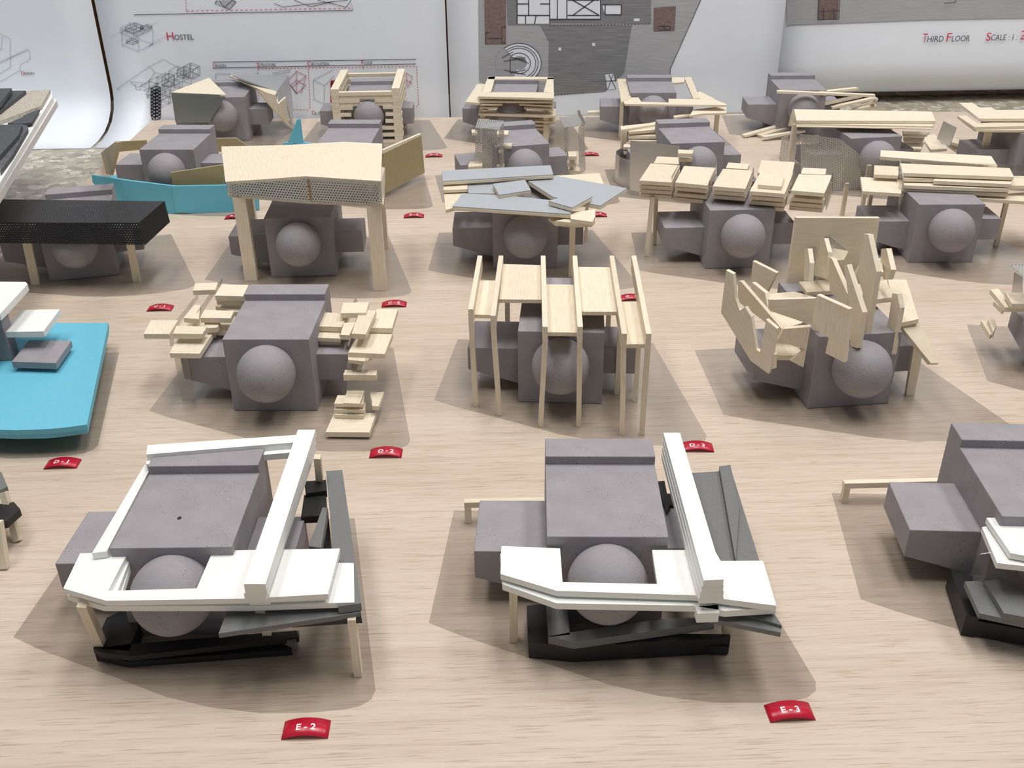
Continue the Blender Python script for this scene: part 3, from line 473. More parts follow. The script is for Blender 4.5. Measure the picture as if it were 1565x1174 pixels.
  ('wooden_plate','balsa',[(-7.54,10.3,7),(-4.53,9.42,7),(-6.45,3.88,7),(-9.63,4.71,7)],(0,0,-0.36)),
  ('wooden_plate','balsa',[(-7.52,10.61,6.42),(-4.48,9.74,6.42),(-6.4,4.24,6.42),(-9.6,5.05,6.42)],(0,0,-0.36)),
  ('wooden_plate','balsa',[(-4.39,8.5,8.2),(-1.19,7.61,8.2),(-3.31,1.92,8.2),(-6.33,3.09,8.2)],(0,0,-0.4)),
  ('wooden_plate','balsa',[(-4.27,8.86,7.6),(-1.06,7.98,7.6),(-3.17,2.32,7.6),(-6.21,3.48,7.6)],(0,0,-0.36)),
  ('wooden_plate','balsa',[(-4.16,9.31,6.8),(-.92,8.44,6.8),(-3.03,2.83,6.8),(-6.1,3.99,6.8)],(0,0,-0.36)),
  ('wooden_plate','balsa',[(-4.12,9.64,6.2),(-.86,8.76,6.2),(-2.96,3.19,6.2),(-6.05,4.34,6.2)],(0,0,-0.36)),
  ('wooden_plate','balsa',[(-.52,7.24,8.2),(2.41,6.38,8.2),(0.19,0.61,8.2),(-2.85,1.65,8.2)],(0,0,-0.4)),
  ('wooden_plate','balsa',[(-.38,7.6,7.6),(2.57,6.75,7.6),(0.36,1.02,7.6),(-2.71,2.05,7.6)],(0,0,-0.36)),
  ('wooden_plate','balsa',[(-.24,7.95,7),(2.72,7.1,7),(0.52,1.41,7),(-2.57,2.43,7)],(0,0,-0.36)),
  ('wooden_plate','balsa',[(-.23,8.4,6.2),(2.76,7.56,6.2),(0.57,1.91,6.2),(-2.55,2.93,6.2)],(0,0,-0.36)),
  ('wooden_plate','balsa',[(3.31,6.51,8.1),(6.52,5.77,8.1),(3.72,-.83,8.1),(0.53,0.19,8.1)],(0,0,-0.4)),
  ('wooden_plate','balsa',[(3.49,6.9,7.45),(6.72,6.17,7.45),(3.92,-.39,7.45),(0.71,0.63,7.45)],(0,0,-0.36)),
  ('wooden_plate','balsa',[(3.6,7.28,6.8),(6.86,6.55,6.8),(4.07,0.04,6.8),(0.83,1.05,6.8)],(0,0,-0.36)),
  ('wooden_plate','balsa',[(3.71,7.61,6.2),(6.99,6.88,6.2),(4.21,0.41,6.2),(0.95,1.42,6.2)],(0,0,-0.36)),
  ('wooden_plate','balsa',[(6.93,5.25,8.1),(10.19,4.63,8.1),(7.63,-.9,8.1),(4.64,0.14,8.1)],(0,0,-0.4)),
  ('wooden_plate','balsa',[(7.19,5.84,7.15),(10.48,5.22,7.15),(7.93,-.26,7.15),(4.91,0.77,7.15)],(0,0,-0.36)),
  ('wooden_plate','balsa',[(7.26,6.22,6.5),(10.58,5.61,6.5),(8.04,0.16,6.5),(5,1.19,6.5)],(0,0,-0.36)),
  ('wooden_plate','balsa',[(7.38,6.53,5.95),(10.72,5.92,5.95),(8.19,0.5,5.95),(5.12,1.52,5.95)],(0,0,-0.36)),
  ('wooden_plate','balsa',[(-6.58,12.43,8.1),(-4.39,11.92,8.1),(-4.73,9.53,8.1),(-7.35,10.05,8.1)],(0,0,-0.35)),
  ('wooden_plate','balsa',[(0.52,9.37,8.2),(2.64,8.68,8.2),(1.95,6.93,8.2),(-.17,7.54,8.2)],(0,0,-0.35)),
  ('wooden_plate','balsa',[(4.34,10.32,8.08),(7.68,9.4,8.08),(5.99,4.6,8.08),(2.84,6.09,8.08)],(0,0,-0.35)),
  ('wooden_plate','balsa',[(7.84,7,8.2),(10.16,6.5,8.2),(9.46,4.63,8.2),(7.06,5.06,8.2)],(0,0,-0.35)),
  ('wooden_plate','balsa',[(2.74,4,8.5),(4.91,3.6,8.5),(3.63,0.17,8.5),(1.52,0.91,8.5)],(0,0,-0.36)),
  ('support_board','balsa',[(-7.17,9.49,6.4),(7.02,5.34,6.4),(6.46,4.77,6.4),(-8.18,8.27,6.4)],(0,0,-0.2)),
  ('clear_fin','acryl',[(-4.62,9.48,8.34),(-4.1,11.01,5.8),(-6.25,4.66,6.72),(-6.63,3.54,8.69)],(-0.047,0.016,0)),
  ('clear_fin','acryl',[(-.97,8.3,8.35),(-.23,10.36,5.65),(-2.48,4.17,6.2),(-3.03,2.65,8.31)],(-0.047,0.017,0)),
  ('clear_fin','acryl',[(2.63,7,8.37),(3.75,9.97,5.37),(1.49,4,5.55),(0.64,1.79,7.92)],(-0.047,0.018,0)),
  ('clear_fin','acryl',[(6.65,6,8.39),(7.93,8.92,5.4),(5.47,3.29,5.3),(4.51,1.1,7.67)],(-0.046,0.02,0)),
  ('clear_fin','acryl',[(10.28,4.76,8.43),(12.26,9.09,4.91),(9.71,3.51,4.65),(8.21,0.23,7.47)],(-0.045,0.021,0)),
  ('leg','balsa',[(-8.85,4.22,0.03),(-8.43,4.22,0.01),(-8.43,3.8,0.03),(-8.85,3.8,0.05)],(0.35,0.37,6.27)),
  ('leg','balsa',[(-7.48,7.28,0.05),(-7.08,7.28,0.07),(-7.08,6.88,0.01),(-7.48,6.88,-.01)],(-0.36,-1.05,6.27)),
  ('leg','balsa',[(5.2,6.8,6),(5.6,6.8,6),(5.6,7.2,6),(5.2,7.2,6)],(0,0,-5.97)),
 ]),
 ('massing_model','grey foam model under long layered wooden plates with upright clear sheet, right of plate stacks',(46.99,94.22,-0.049),1,1,[
  ('wooden_plate','balsa',[(-3.71,12.35,8.2),(7.39,9.97,8.2),(6.64,6.48,8.2),(-4.47,10.01,8.2)],(0,0,-0.35)),
  ('wooden_plate','balsa',[(-2.93,8.17,8),(7.89,6.3,8),(7.08,3.35,8),(-3.69,4.8,8)],(0,0,-0.35)),
  ('wooden_plate','balsa',[(-3.2,6.04,7.5),(-.06,5.6,7.5),(-.49,4.37,7.5),(-3.58,4.6,7.5)],(0,0,-0.35)),
  ('wooden_plate','balsa',[(-.02,6,7.5),(7.59,4.59,7.5),(6.55,2.56,7.5),(-.82,3.73,7.5)],(0,0,-0.35)),
  ('wooden_plate','balsa',[(-3.11,5.76,7),(7.35,4.21,7),(6.43,2.46,7),(-3.74,3.84,7)],(0,0,-0.35)),
  ('wooden_plate','balsa',[(-3.09,5.55,6.5),(7.24,4.15,6.5),(6.5,2.6,6.5),(-3.57,4.09,6.5)],(0,0,-0.35)),
  ('wooden_plate','balsa',[(-2.64,7.05,5.9),(7.38,4.37,5.9),(13.66,5.56,5.9),(11.54,0.99,5.9),(8,1.92,5.9),(-3.67,4.5,5.9)],(0,0,-0.35)),
  ('wooden_plate','balsa',[(8.64,6.8,7),(13.91,6.73,7),(12.42,3.51,7),(6.93,3.58,7)],(0,0,-0.35)),
  ('wooden_plate','balsa',[(-7.15,7.3,6.8),(-3,6.25,6.8),(-4.63,1.84,6.8),(-8.3,2.62,6.8)],(0,0,-0.35)),
  ('wooden_plate','balsa',[(-5.24,9.14,7.5),(-2.82,8.62,7.5),(-3.85,5.52,7.5),(-6.23,5.95,7.5)],(0,0,-0.35)),
  ('acetate_sheet','acetate',[(-7.17,12.84,7.44),(-1.64,11.91,7.3),(-1.05,11.81,4.56),(-5.13,12.5,4.01),(-7.32,12.87,3.9)],(0.01,0.059,0)),
  ('acetate_sheet','acetate',[(-4.3,4.83,9.43),(-4.3,2.65,7.96),(-4.3,2.23,6.46),(-4.3,2.56,4.51)],(0.06,0,0)),
  ('clear_sheet','acryl',[(-2.7,8.23,8.3),(12.98,5.5,8.39),(13.24,5.45,7.3),(-2.49,8.19,7.46)],(0.01,0.059,0)),
  ('leg','balsa',[(-6.56,13.54,4),(-6.14,13.54,4),(-6.14,13.96,4),(-6.56,13.96,4)],(0,0,-3.97)),
  ('leg','balsa',[(-4.63,12.87,6.3),(-4.21,12.87,6.3),(-4.21,13.29,6.3),(-4.63,13.29,6.3)],(0,0,-6.27)),
  ('leg','balsa',[(7.33,4.35,5.5),(7.75,4.35,5.5),(7.75,4.77,5.5),(7.33,4.77,5.5)],(0,0,-5.47)),
  ('leg','balsa',[(-5.6,8,6.3),(-5.2,8,6.3),(-5.2,8.4,6.3),(-5.6,8.4,6.3)],(0,0,-6.27)),
 ]),
 ('massing_model','grey foam block model inside low blue and olive card walls, left of folded canopy',(-37.74,118.97,-0.065),1,1,[
  ('blue_wall','blue',[(-7.87,-3.93,4.37),(-5.65,-4.15,4.11),(-2.97,-4.42,3.79),(-4.42,-4.27,0.03),(-6.27,-4.09,1.27),(-7.97,-3.92,3.5)],(0.03,0.298,0)),
  ('blue_wall','blue',[(-2.95,-4.46,3.81),(2.2,-5.11,3.41),(2.11,-5.1,0.07),(1.18,-4.98,0.03),(-4.42,-4.27,0.03)],(0.037,0.298,0)),
  ('blue_wall','blue',[(1.91,-5.16,3.42),(7.83,-4.27,3.26),(11.7,-3.69,3.08),(11.35,-3.75,0.07),(7.66,-4.3,0.03),(3.63,-4.9,0.03),(1.83,-5.17,0.3)],(-0.044,0.297,0)),
  ('olive_wall','olive',[(-17.17,19.93,0.03),(16.6,-51.19,21.63),(18.45,-55.09,22.69),(-1.12,-13.88,7.48),(-13.02,11.18,0.03)],(0.271,0.129,0)),
  ('olive_wall','olive',[(-11.75,12.75,3.58),(-7.64,13.22,3.67),(-7.58,13.23,2.5),(-11.88,12.73,2.22)],(-0.035,0.298,0)),
  ('olive_wall','olive',[(1.41,-3.5,4.53),(7.65,-2.92,5.29),(7.29,-2.95,2.91),(1.38,-3.5,2.96)],(-0.028,0.299,0)),
  ('olive_wall','olive',[(1.09,14.02,3.68),(4.08,14.45,3.63),(5.2,14.61,2.66),(5.1,14.59,1.95),(0.98,14,1.88)],(-0.043,0.297,0)),
  ('blue_floor','blue',[(-10.69,6.09,1),(-7.8,8.32,1),(5.45,6.57,1),(4.77,2.32,1),(0.13,1.89,1),(-10.04,5.48,1)],(0,0,-0.3)),
 ]),
 ('massing_model','grey foam model with big olive wall and blue fin, mostly hidden behind folded canopy',(-16.68,120.14,-0.069),1,1,[
  ('olive_wall','olive',[(5,-1.47,5.57),(8.69,6.08,5.72),(8.84,6.38,0.67),(4.89,-1.7,0.62)],(-0.27,0.132,0)),
  ('olive_edge','balsa',[(4.99,-1.5,5.9),(8.7,6.09,5.83),(8.71,6.11,5.58),(4.97,-1.55,5.49)],(-0.306,0.149,0)),
  ('blue_fin','blue',[(-8.9,14.03,5.55),(-8.51,14.2,5.55),(-8.49,14.21,2.4),(-10.44,13.36,2.35)],(-0.12,0.275,0)),
  ('blue_fin','blue',[(-11.14,13.65,2.49),(-7.37,14.08,2.27),(-7.49,14.07,1.11),(-11.24,13.64,1.24)],(-0.034,0.298,0)),
  ('blue_fin','blue',[(-10.2,14.49,2.56),(-7.37,14.08,2.27),(-7.46,14.09,1.96),(-10.27,14.5,1.96)],(0.043,0.297,0)),
 ]),
 ('massing_model','grey foam block model flanked by upright perforated metal strips, behind the silver planks',(4.93,117.90,0.186),1,1,[
  ('perforated_strip','perf',[(-5.55,0.9,8.56),(-2.72,0.9,8.14),(-2.84,0.9,3.44),(-2.86,0.9,2.34),(-5.71,0.9,2.57)],(0,0.06,0)),
  ('perforated_strip','perf',[(-4.32,5.47,8.42),(-1.02,5.45,7.9),(-2.64,1.05,8.09),(-5.54,0.94,8.55)],(-0.009,0.001,-0.059)),
  ('perforated_strip','perf',[(-2.95,-.22,8.44),(-2.95,-3.05,10.02),(-2.95,-2.4,4.91),(-2.95,0.38,3.48)],(0.06,0,0)),
  ('wooden_plate','balsa',[(-5.79,2.22,8),(-5.11,2.04,8),(-5.37,0.69,8),(-5.99,0.85,8)],(0,0,-0.3)),
  ('wooden_plate','balsa',[(-2.78,1.17,8),(-1.53,0.67,8),(-2.07,-1.04,8),(-3.25,-.47,8)],(0,0,-0.3)),
  ('wooden_plate','balsa',[(-2.72,1.59,6.35),(-1.05,0.99,6.35),(-1.45,-.28,6.35),(-3,0.29,6.35)],(0,0,-0.3)),
  ('wooden_plate','balsa',[(-2.74,0.97,6),(-2.22,0.58,6),(-2.68,-.98,6),(-3.07,-.63,6)],(0,0,-0.3)),
  ('wooden_plate','balsa',[(-2.56,1.94,4.2),(-1.92,1.52,4.2),(-2.42,-.56,4.2),(-3.23,-.11,4.2)],(0,0,-0.3)),
  ('wooden_plate','balsa',[(-6.13,2.02,4.2),(-4.52,1.86,4.2),(-5.06,-.28,4.2),(-6.74,-.02,4.2)],(0,0,-0.3)),
  ('perforated_strip','perf',[(7.19,7.28,6.05),(7.62,7.17,6.23),(7.77,7.13,0.37),(7.33,7.24,0.03)],(0.015,0.058,0)),
  ('perforated_strip','perf',[(8.84,6.57,6.17),(9.68,7.26,7.18),(10.24,7.72,0.39),(10.15,7.65,0.03),(9.11,6.79,0.03)],(-0.038,0.046,0)),
  ('perforated_strip','perf',[(7.5,11.38,6.3),(10.17,11.71,6.3),(9.69,7.02,6.3),(6.87,6.4,6.3)],(0,0,-0.06)),
  ('perforated_strip','perf',[(9.61,10.1,7.37),(9.36,8.35,7.88),(8.6,3.09,7.81),(8.63,3.3,7.15),(9.44,8.91,6.91)],(0.059,-0.008,0)),
  ('wooden_plate','balsa',[(7.6,6.99,3),(8.82,6.95,3),(8.06,4.65,3),(7.1,4.9,3)],(0,0,-0.45)),
  ('wooden_plate','balsa',[(7.53,6.92,2),(8.76,7.05,2),(8.11,5.03,2),(7.03,5.31,2)],(0,0,-0.45)),
  ('wooden_plate','balsa',[(8.17,7.96,1),(9.28,8.12,1),(8.67,4.82,1),(7.34,5.41,1)],(0,0,-0.45)),
  ('wooden_plate','balsa',[(7.94,7.08,0.5),(9.09,6.96,0.5),(8.59,5.21,0.5),(7.38,5.52,0.5)],(0,0,-0.45)),
  ('perforated_strip','perf',[(5.18,6.08,1.53),(6.87,5.65,1.78),(6.89,5.64,0.24),(4.21,6.32,0.24)],(0.015,0.058,0)),
 ]),
 ('massing_model','grey foam block model with curved polished metal screen and stacked plates, second row from posters',(26.02,117.69,0.059),1,1,[
  ('curved_metal','metal',[(-6.5,8.2,3.6),(-7.8,7.9,3.6),(-8.6,6.9,3.6),(-8.9,5.6,3.6),(-8.7,4.1,3.6),(-8,2.9,3.6),(-6.9,1.6,3.6),(-5.7,0.4,3.6),(-5.66,0.44,3.6),(-6.86,1.64,3.6),(-7.95,2.94,3.6),(-8.64,4.12,3.6),(-8.84,5.6,3.6),(-8.55,6.87,3.6),(-7.77,7.85,3.6),(-6.49,8.14,3.6)],(0,0,-3.57)),
  ('metal_sheet','metal',[(-8.28,0.08,6.82),(-2.77,-1.72,6.41),(-2.72,-1.74,4.17),(-2.48,-1.82,0.55),(-5.95,-.68,0.3),(-8.06,0.01,0.76),(-8.22,0.06,4.29)],(0.019,0.057,0)),
  ('wooden_plate','balsa',[(-6.57,10,5.6),(-2.42,12.56,5.6),(-2.62,8.86,5.6),(-6.8,8.21,5.6)],(0,0,-0.32)),
  ('wooden_plate','balsa',[(-6.73,9.07,5),(-2.47,9.89,5),(-2.8,7.86,5),(-6.74,8.36,5)],(0,0,-0.32)),
  ('wooden_plate','balsa',[(-6.71,8.66,4.5),(-2.41,9.46,4.5),(-2.83,7.3,4.5),(-6.66,8.04,4.5)],(0,0,-0.32)),
  ('wooden_plate','balsa',[(-7.31,8.34,4),(-5.1,8.93,4),(-5.82,6.61,4),(-7.67,7.09,4)],(0,0,-0.32)),
  ('wooden_plate','balsa',[(-7.37,7.87,3.4),(-5.49,8.06,3.4),(-6.02,6.69,3.4),(-7.61,7.05,3.4)],(0,0,-0.32)),
  ('wooden_plate','balsa',[(-2.91,-1.9,6.1),(-1.17,-2.43,6.1),(-1.67,-3.77,6.1),(-3.27,-3.42,6.1)],(0,0,-0.32)),
  ('wooden_plate','balsa',[(-2.8,-1.72,5.2),(-1.12,-2.16,5.2),(-1.48,-3.04,5.2),(-3.07,-2.84,5.2)],(0,0,-0.32)),
  ('wooden_plate','balsa',[(-7.59,9.92,5.9),(-2.62,11.15,5.9),(-2.83,10.24,5.9),(-7.81,8.12,5.9)],(0,0,-0.32)),
  ('wooden_fin','balsa',[(-7.16,10.72,5.3),(-6.33,11.24,5.58),(-6.44,11.17,3.92),(-6.56,11.1,0.79),(-7.02,10.81,0.82)],(-0.158,0.255,0)),
 ]),
 ('massing_model','grey foam model under a long narrow wooden roof with perforated screen, back right',(48.01,118.59,0.099),1,1,[
  ('wooden_plate','balsa',[(-6.91,9.55,7.6),(9.67,5.52,7.6),(7.91,1.22,7.6),(-8.7,4.21,7.6)],(0,0,-0.32)),
  ('wooden_plate','balsa',[(-8.37,5.07,7.22),(7.99,1.56,7.22),(7.14,0.32,7.22),(-8.66,4.18,7.22)],(0,0,-0.3)),
  ('wooden_plate','balsa',[(-8.51,4.63,7),(7.84,1.32,7),(6.9,0.02,7),(-8.8,3.76,7)],(0,0,-0.1)),
  ('wooden_plate','balsa',[(6.94,6.89,5),(10.13,5.89,5),(8.97,4.41,5),(6.2,5.15,5)],(0,0,-0.3)),
  ('wooden_plate','balsa',[(7.27,6.99,4.2),(9.84,6.28,4.2),(8.85,4.88,4.2),(6.6,5.53,4.2)],(0,0,-0.3)),
  ('wooden_plate','balsa',[(7.63,7.34,3.5),(10.22,6.72,3.5),(9.1,5.09,3.5),(6.91,5.72,3.5)],(0,0,-0.3)),
  ('wooden_end','balsa',[(-8.76,5.36,8.78),(-8.29,5.28,7.26),(-8.25,5.28,6.6),(-9.11,5.42,6.6),(-8.96,5.4,7.94)],(0.042,0.247,0)),
  ('leg','balsa',[(-8.7,5,6.9),(-8.1,5,6.9),(-8.1,5.5,6.9),(-8.7,5.5,6.9)],(0,0,-6.87)),
  ('leg','balsa',[(5.2,7.2,6.9),(5.7,7.2,6.9),(5.7,7.7,6.9),(5.2,7.7,6.9)],(0,0,-6.87)),
  ('perforated_screen','perf',[(-10.09,-.8,7.35),(-5.09,-.8,6.53),(-2.16,-.8,4.48),(-1.31,-.8,0.03),(-3.36,-.8,0.03),(-9.06,-.8,0.03)],(0,0.06,0)),
  ('curved_screen','perf',[(-3.3,14.6,2.9),(-5.2,14.4,2.9),(-6.6,13.2,2.9),(-6.9,11.4,2.9),(-6.1,9.6,2.9),(-4.8,8.2,2.9),(-3.2,7.2,2.9),(-3.17,7.25,2.9),(-4.76,8.25,2.9),(-6.05,9.63,2.9),(-6.84,11.41,2.9),(-6.55,13.17,2.9),(-5.18,14.34,2.9),(-3.29,14.54,2.9)],(0,0,-2.87)),
  ('metal_shard','metal',[(13.24,8.41,5.52),(13.72,5.91,5.29),(13.62,6.42,2.53),(13.13,8.98,3)],(0.059,0.011,0)),
  ('wooden_shard','balsa',[(12.46,11.51,2.6),(14.84,12.58,2.6),(13.01,5.82,2.6),(10.7,5.75,2.6)],(0,0,-0.35)),
  ('wooden_shard','balsa',[(16.3,10.87,2.6),(16.63,7.96,2.6),(15.78,7.18,2.6),(14.86,8.73,2.6)],(0,0,-0.35)),
  ('wooden_shard','balsa',[(15.61,10.05,1.8),(16.61,10.36,1.8),(16.52,6.23,1.8),(15.3,5.98,1.8)],(0,0,-0.35)),
  ('wooden_shard','balsa',[(8.78,9.05,2.4),(11.17,8.66,2.4),(9.62,6.18,2.4),(7.52,6.53,2.4)],(0,0,-0.35)),
 ]),
 ('massing_model','grey foam model under stacked wooden roof plates, cut off by right edge at back',(69.30,119.30,0.100),1,1,[
  ('wooden_plate','balsa',[(-5.67,10.93,7.5),(-3.94,10.63,7.5),(-4.42,8.13,7.5),(-2.86,8.06,7.5),(-3.01,6.67,7.5),(5.41,5.42,7.5),(2.76,1.4,7.5),(-7.3,3.12,7.5)],(0,0,-0.35)),
  ('wooden_plate','balsa',[(-8.15,6.58,7),(-7.04,6.59,7),(-7.59,2.86,7),(3.82,2.8,7),(2.16,0.28,7),(-8.89,1.24,7)],(0,0,-0.33)),
  ('wooden_plate','balsa',[(-7.98,5.7,6.65),(-7.77,2.84,6.65),(2.77,1.05,6.65),(1.69,-.59,6.65),(-8.72,1.17,6.65)],(0,0,-0.2)),
  ('wooden_plate','balsa',[(-6.81,2.63,6.42),(-2.9,2.24,6.42),(3.07,1.41,6.42),(1.73,-.63,6.42),(-7.62,1.22,6.42)],(0,0,-0.12)),
  ('leg','balsa',[(-6,3,6.3),(-5.2,3,6.3),(-5.2,3.5,6.3),(-6,3.5,6.3)],(0,0,-6.27)),
 ]),
 ('massing_model','grey foam block model wearing two folded triangular metal-faced wooden wedges, back left corner',(-36.90,144.90,0.020),1,1,[
  ('wedge_top','balsa',[(-6.02,-3.04,7.83),(-2.97,7.05,7.55),(1.54,-3.33,7.4)],(-0.014,-0.003,-0.25)),
  ('wedge_face','steel',[(-5.96,-3.3,7.79),(1.52,-3.3,7.32),(-1.43,-3.3,3.6),(-6.07,-3.3,3.71)],(0,0.2,0)),
  ('wedge_top','balsa',[(-.24,8.34,7.52),(0.26,8.2,7.59),(8.05,-.58,7.05),(7.8,-1.42,6.79),(7.01,-.78,6.78)],(0.05,0.059,-0.238)),
  ('wedge_face','metal',[(0.75,5.96,8.06),(1.83,6.93,7.91),(8.14,10.35,6.99),(8.01,-.34,7)],(-0.029,0,-0.198)),
  ('wedge_face','metal',[(8.01,-.34,7),(8.08,10.71,6.91),(8.51,9.44,3.04),(8.81,4.93,0.27),(8.26,4.9,5.04),(8.17,-1.32,5.53)],(-0.199,0.001,-0.023)),
  ('wedge_inside','balsa',[(7.53,-11.69,9.88),(8.31,-4.25,7.44),(8.36,-2.45,5.73),(8.93,1.37,5.79),(8.63,2.57,1.89),(8.77,5.07,0.12),(8.5,1.86,1.69),(8.19,-2.45,4.33)],(-0.246,0.036,0.03)),
 ]),
 ('massing_model','grey foam block model inside a stacked log-cabin of wooden strips, back row',(-15.90,144.00,0.000),1,1,[
  ('wooden_strip','balsa',[(-5,-1.9,0.51),(4.6,-1.9,0.51),(4.6,-1.1,0.51),(-5,-1.1,0.51)],(0,0,-0.47)),
  ('wooden_strip','balsa',[(-5,9.9,0.51),(4.6,9.9,0.51),(4.6,10.7,0.51),(-5,10.7,0.51)],(0,0,-0.47)),
  ('wooden_strip','balsa',[(-5,-1.9,0.99),(-3.9,-1.9,0.99),(-3.9,1.3,0.99),(-5,1.3,0.99)],(0,0,-0.47)),
  ('wooden_strip','balsa',[(-5,7,0.99),(-3.9,7,0.99),(-3.9,10.7,0.99),(-5,10.7,0.99)],(0,0,-0.47)),
  ('wooden_strip','balsa',[(3.5,-1.9,0.99),(4.6,-1.9,0.99),(4.6,1.3,0.99),(3.5,1.3,0.99)],(0,0,-0.47)),
  ('wooden_strip','balsa',[(3.5,7,0.99),(4.6,7,0.99),(4.6,10.7,0.99),(3.5,10.7,0.99)],(0,0,-0.47)),
  ('wooden_strip','balsa',[(-5,-1.9,1.48),(0,-1.9,1.48),(0,-1.1,1.48),(-5,-1.1,1.48)],(0,0,-0.47)),
  ('wooden_strip','balsa',[(0,-1.9,1.48),(4.6,-1.9,1.48),(4.6,-1.1,1.48),(0,-1.1,1.48)],(0,0,-0.47)),
  ('wooden_strip','balsa',[(-5,9.9,1.48),(4.6,9.9,1.48),(4.6,10.7,1.48),(-5,10.7,1.48)],(0,0,-0.47)),
  ('wooden_strip','balsa',[(-5,-1.9,1.97),(-3.9,-1.9,1.97),(-3.9,1.3,1.97),(-5,1.3,1.97)],(0,0,-0.47)),
  ('wooden_strip','balsa',[(-5,7,1.97),(-3.9,7,1.97),(-3.9,10.7,1.97),(-5,10.7,1.97)],(0,0,-0.47)),
  ('wooden_strip','balsa',[(3.5,-1.9,1.97),(4.6,-1.9,1.97),(4.6,1.3,1.97),(3.5,1.3,1.97)],(0,0,-0.47)),
  ('wooden_strip','balsa',[(3.5,7,1.97),(4.6,7,1.97),(4.6,10.7,1.97),(3.5,10.7,1.97)],(0,0,-0.47)),
  ('wooden_strip','balsa',[(-5,-1.9,2.45),(-1.79,-1.9,2.45),(-1.79,-1.1,2.45),(-5,-1.1,2.45)],(0,0,-0.47)),
  ('wooden_strip','balsa',[(1.79,-1.9,2.45),(4.6,-1.9,2.45),(4.6,-1.1,2.45),(1.79,-1.1,2.45)],(0,0,-0.47)),
  ('wooden_strip','balsa',[(-5,9.9,2.45),(4.6,9.9,2.45),(4.6,10.7,2.45),(-5,10.7,2.45)],(0,0,-0.47)),
  ('wooden_strip','balsa',[(-5,-1.9,2.93),(-3.9,-1.9,2.93),(-3.9,1.3,2.93),(-5,1.3,2.93)],(0,0,-0.47)),
  ('wooden_strip','balsa',[(-5,7,2.93),(-3.9,7,2.93),(-3.9,10.7,2.93),(-5,10.7,2.93)],(0,0,-0.47)),
  ('wooden_strip','balsa',[(3.5,-1.9,2.93),(4.6,-1.9,2.93),(4.6,1.3,2.93),(3.5,1.3,2.93)],(0,0,-0.47)),
  ('wooden_strip','balsa',[(3.5,7,2.93),(4.6,7,2.93),(4.6,10.7,2.93),(3.5,10.7,2.93)],(0,0,-0.47)),
  ('wooden_strip','balsa',[(-5,-1.9,3.42),(-2.35,-1.9,3.42),(-2.35,-1.1,3.42),(-5,-1.1,3.42)],(0,0,-0.47)),
  ('wooden_strip','balsa',[(2.35,-1.9,3.42),(4.6,-1.9,3.42),(4.6,-1.1,3.42),(2.35,-1.1,3.42)],(0,0,-0.47)),
  ('wooden_strip','balsa',[(-5,9.9,3.42),(4.6,9.9,3.42),(4.6,10.7,3.42),(-5,10.7,3.42)],(0,0,-0.47)),
  ('wooden_strip','balsa',[(-5,-1.9,3.91),(-3.9,-1.9,3.91),(-3.9,1.3,3.91),(-5,1.3,3.91)],(0,0,-0.47)),
  ('wooden_strip','balsa',[(-5,7,3.91),(-3.9,7,3.91),(-3.9,10.7,3.91),(-5,10.7,3.91)],(0,0,-0.47)),
  ('wooden_strip','balsa',[(3.5,-1.9,3.91),(4.6,-1.9,3.91),(4.6,1.3,3.91),(3.5,1.3,3.91)],(0,0,-0.47)),
  ('wooden_strip','balsa',[(3.5,7,3.91),(4.6,7,3.91),(4.6,10.7,3.91),(3.5,10.7,3.91)],(0,0,-0.47)),
  ('wooden_strip','balsa',[(-5,-1.9,4.39),(-2.44,-1.9,4.39),(-2.44,-1.1,4.39),(-5,-1.1,4.39)],(0,0,-0.47)),
  ('wooden_strip','balsa',[(2.44,-1.9,4.39),(4.6,-1.9,4.39),(4.6,-1.1,4.39),(2.44,-1.1,4.39)],(0,0,-0.47)),
  ('wooden_strip','balsa',[(-5,9.9,4.39),(4.6,9.9,4.39),(4.6,10.7,4.39),(-5,10.7,4.39)],(0,0,-0.47)),
  ('wooden_strip','balsa',[(-5,-1.9,4.88),(-3.9,-1.9,4.88),(-3.9,10.7,4.88),(-5,10.7,4.88)],(0,0,-0.47)),
  ('wooden_strip','balsa',[(3.5,-1.9,4.88),(4.6,-1.9,4.88),(4.6,10.7,4.88),(3.5,10.7,4.88)],(0,0,-0.47)),
  ('wooden_strip','balsa',[(-5,-1.9,5.36),(-2.12,-1.9,5.36),(-2.12,-1.1,5.36),(-5,-1.1,5.36)],(0,0,-0.47)),
  ('wooden_strip','balsa',[(2.12,-1.9,5.36),(4.6,-1.9,5.36),(4.6,-1.1,5.36),(2.12,-1.1,5.36)],(0,0,-0.47)),
  ('wooden_strip','balsa',[(-5,9.9,5.36),(4.6,9.9,5.36),(4.6,10.7,5.36),(-5,10.7,5.36)],(0,0,-0.47)),
  ('wooden_strip','balsa',[(-5,-1.9,5.84),(-3.9,-1.9,5.84),(-3.9,10.7,5.84),(-5,10.7,5.84)],(0,0,-0.47)),
  ('wooden_strip','balsa',[(3.5,-1.9,5.84),(4.6,-1.9,5.84),(4.6,10.7,5.84),(3.5,10.7,5.84)],(0,0,-0.47)),
  ('wooden_strip','balsa',[(-3.85,-1.8,5.84),(3.45,-1.8,5.84),(3.45,-1.2,5.84),(-3.85,-1.2,5.84)],(0,0,-0.47)),
  ('wooden_strip','balsa',[(-5,-1.9,6.33),(-1.07,-1.9,6.33),(-1.07,-1.1,6.33),(-5,-1.1,6.33)],(0,0,-0.47)),
  ('wooden_strip','balsa',[(1.07,-1.9,6.33),(4.6,-1.9,6.33),(4.6,-1.1,6.33),(1.07,-1.1,6.33)],(0,0,-0.47)),
  ('wooden_strip','balsa',[(-5,9.9,6.33),(4.6,9.9,6.33),(4.6,10.7,6.33),(-5,10.7,6.33)],(0,0,-0.47)),
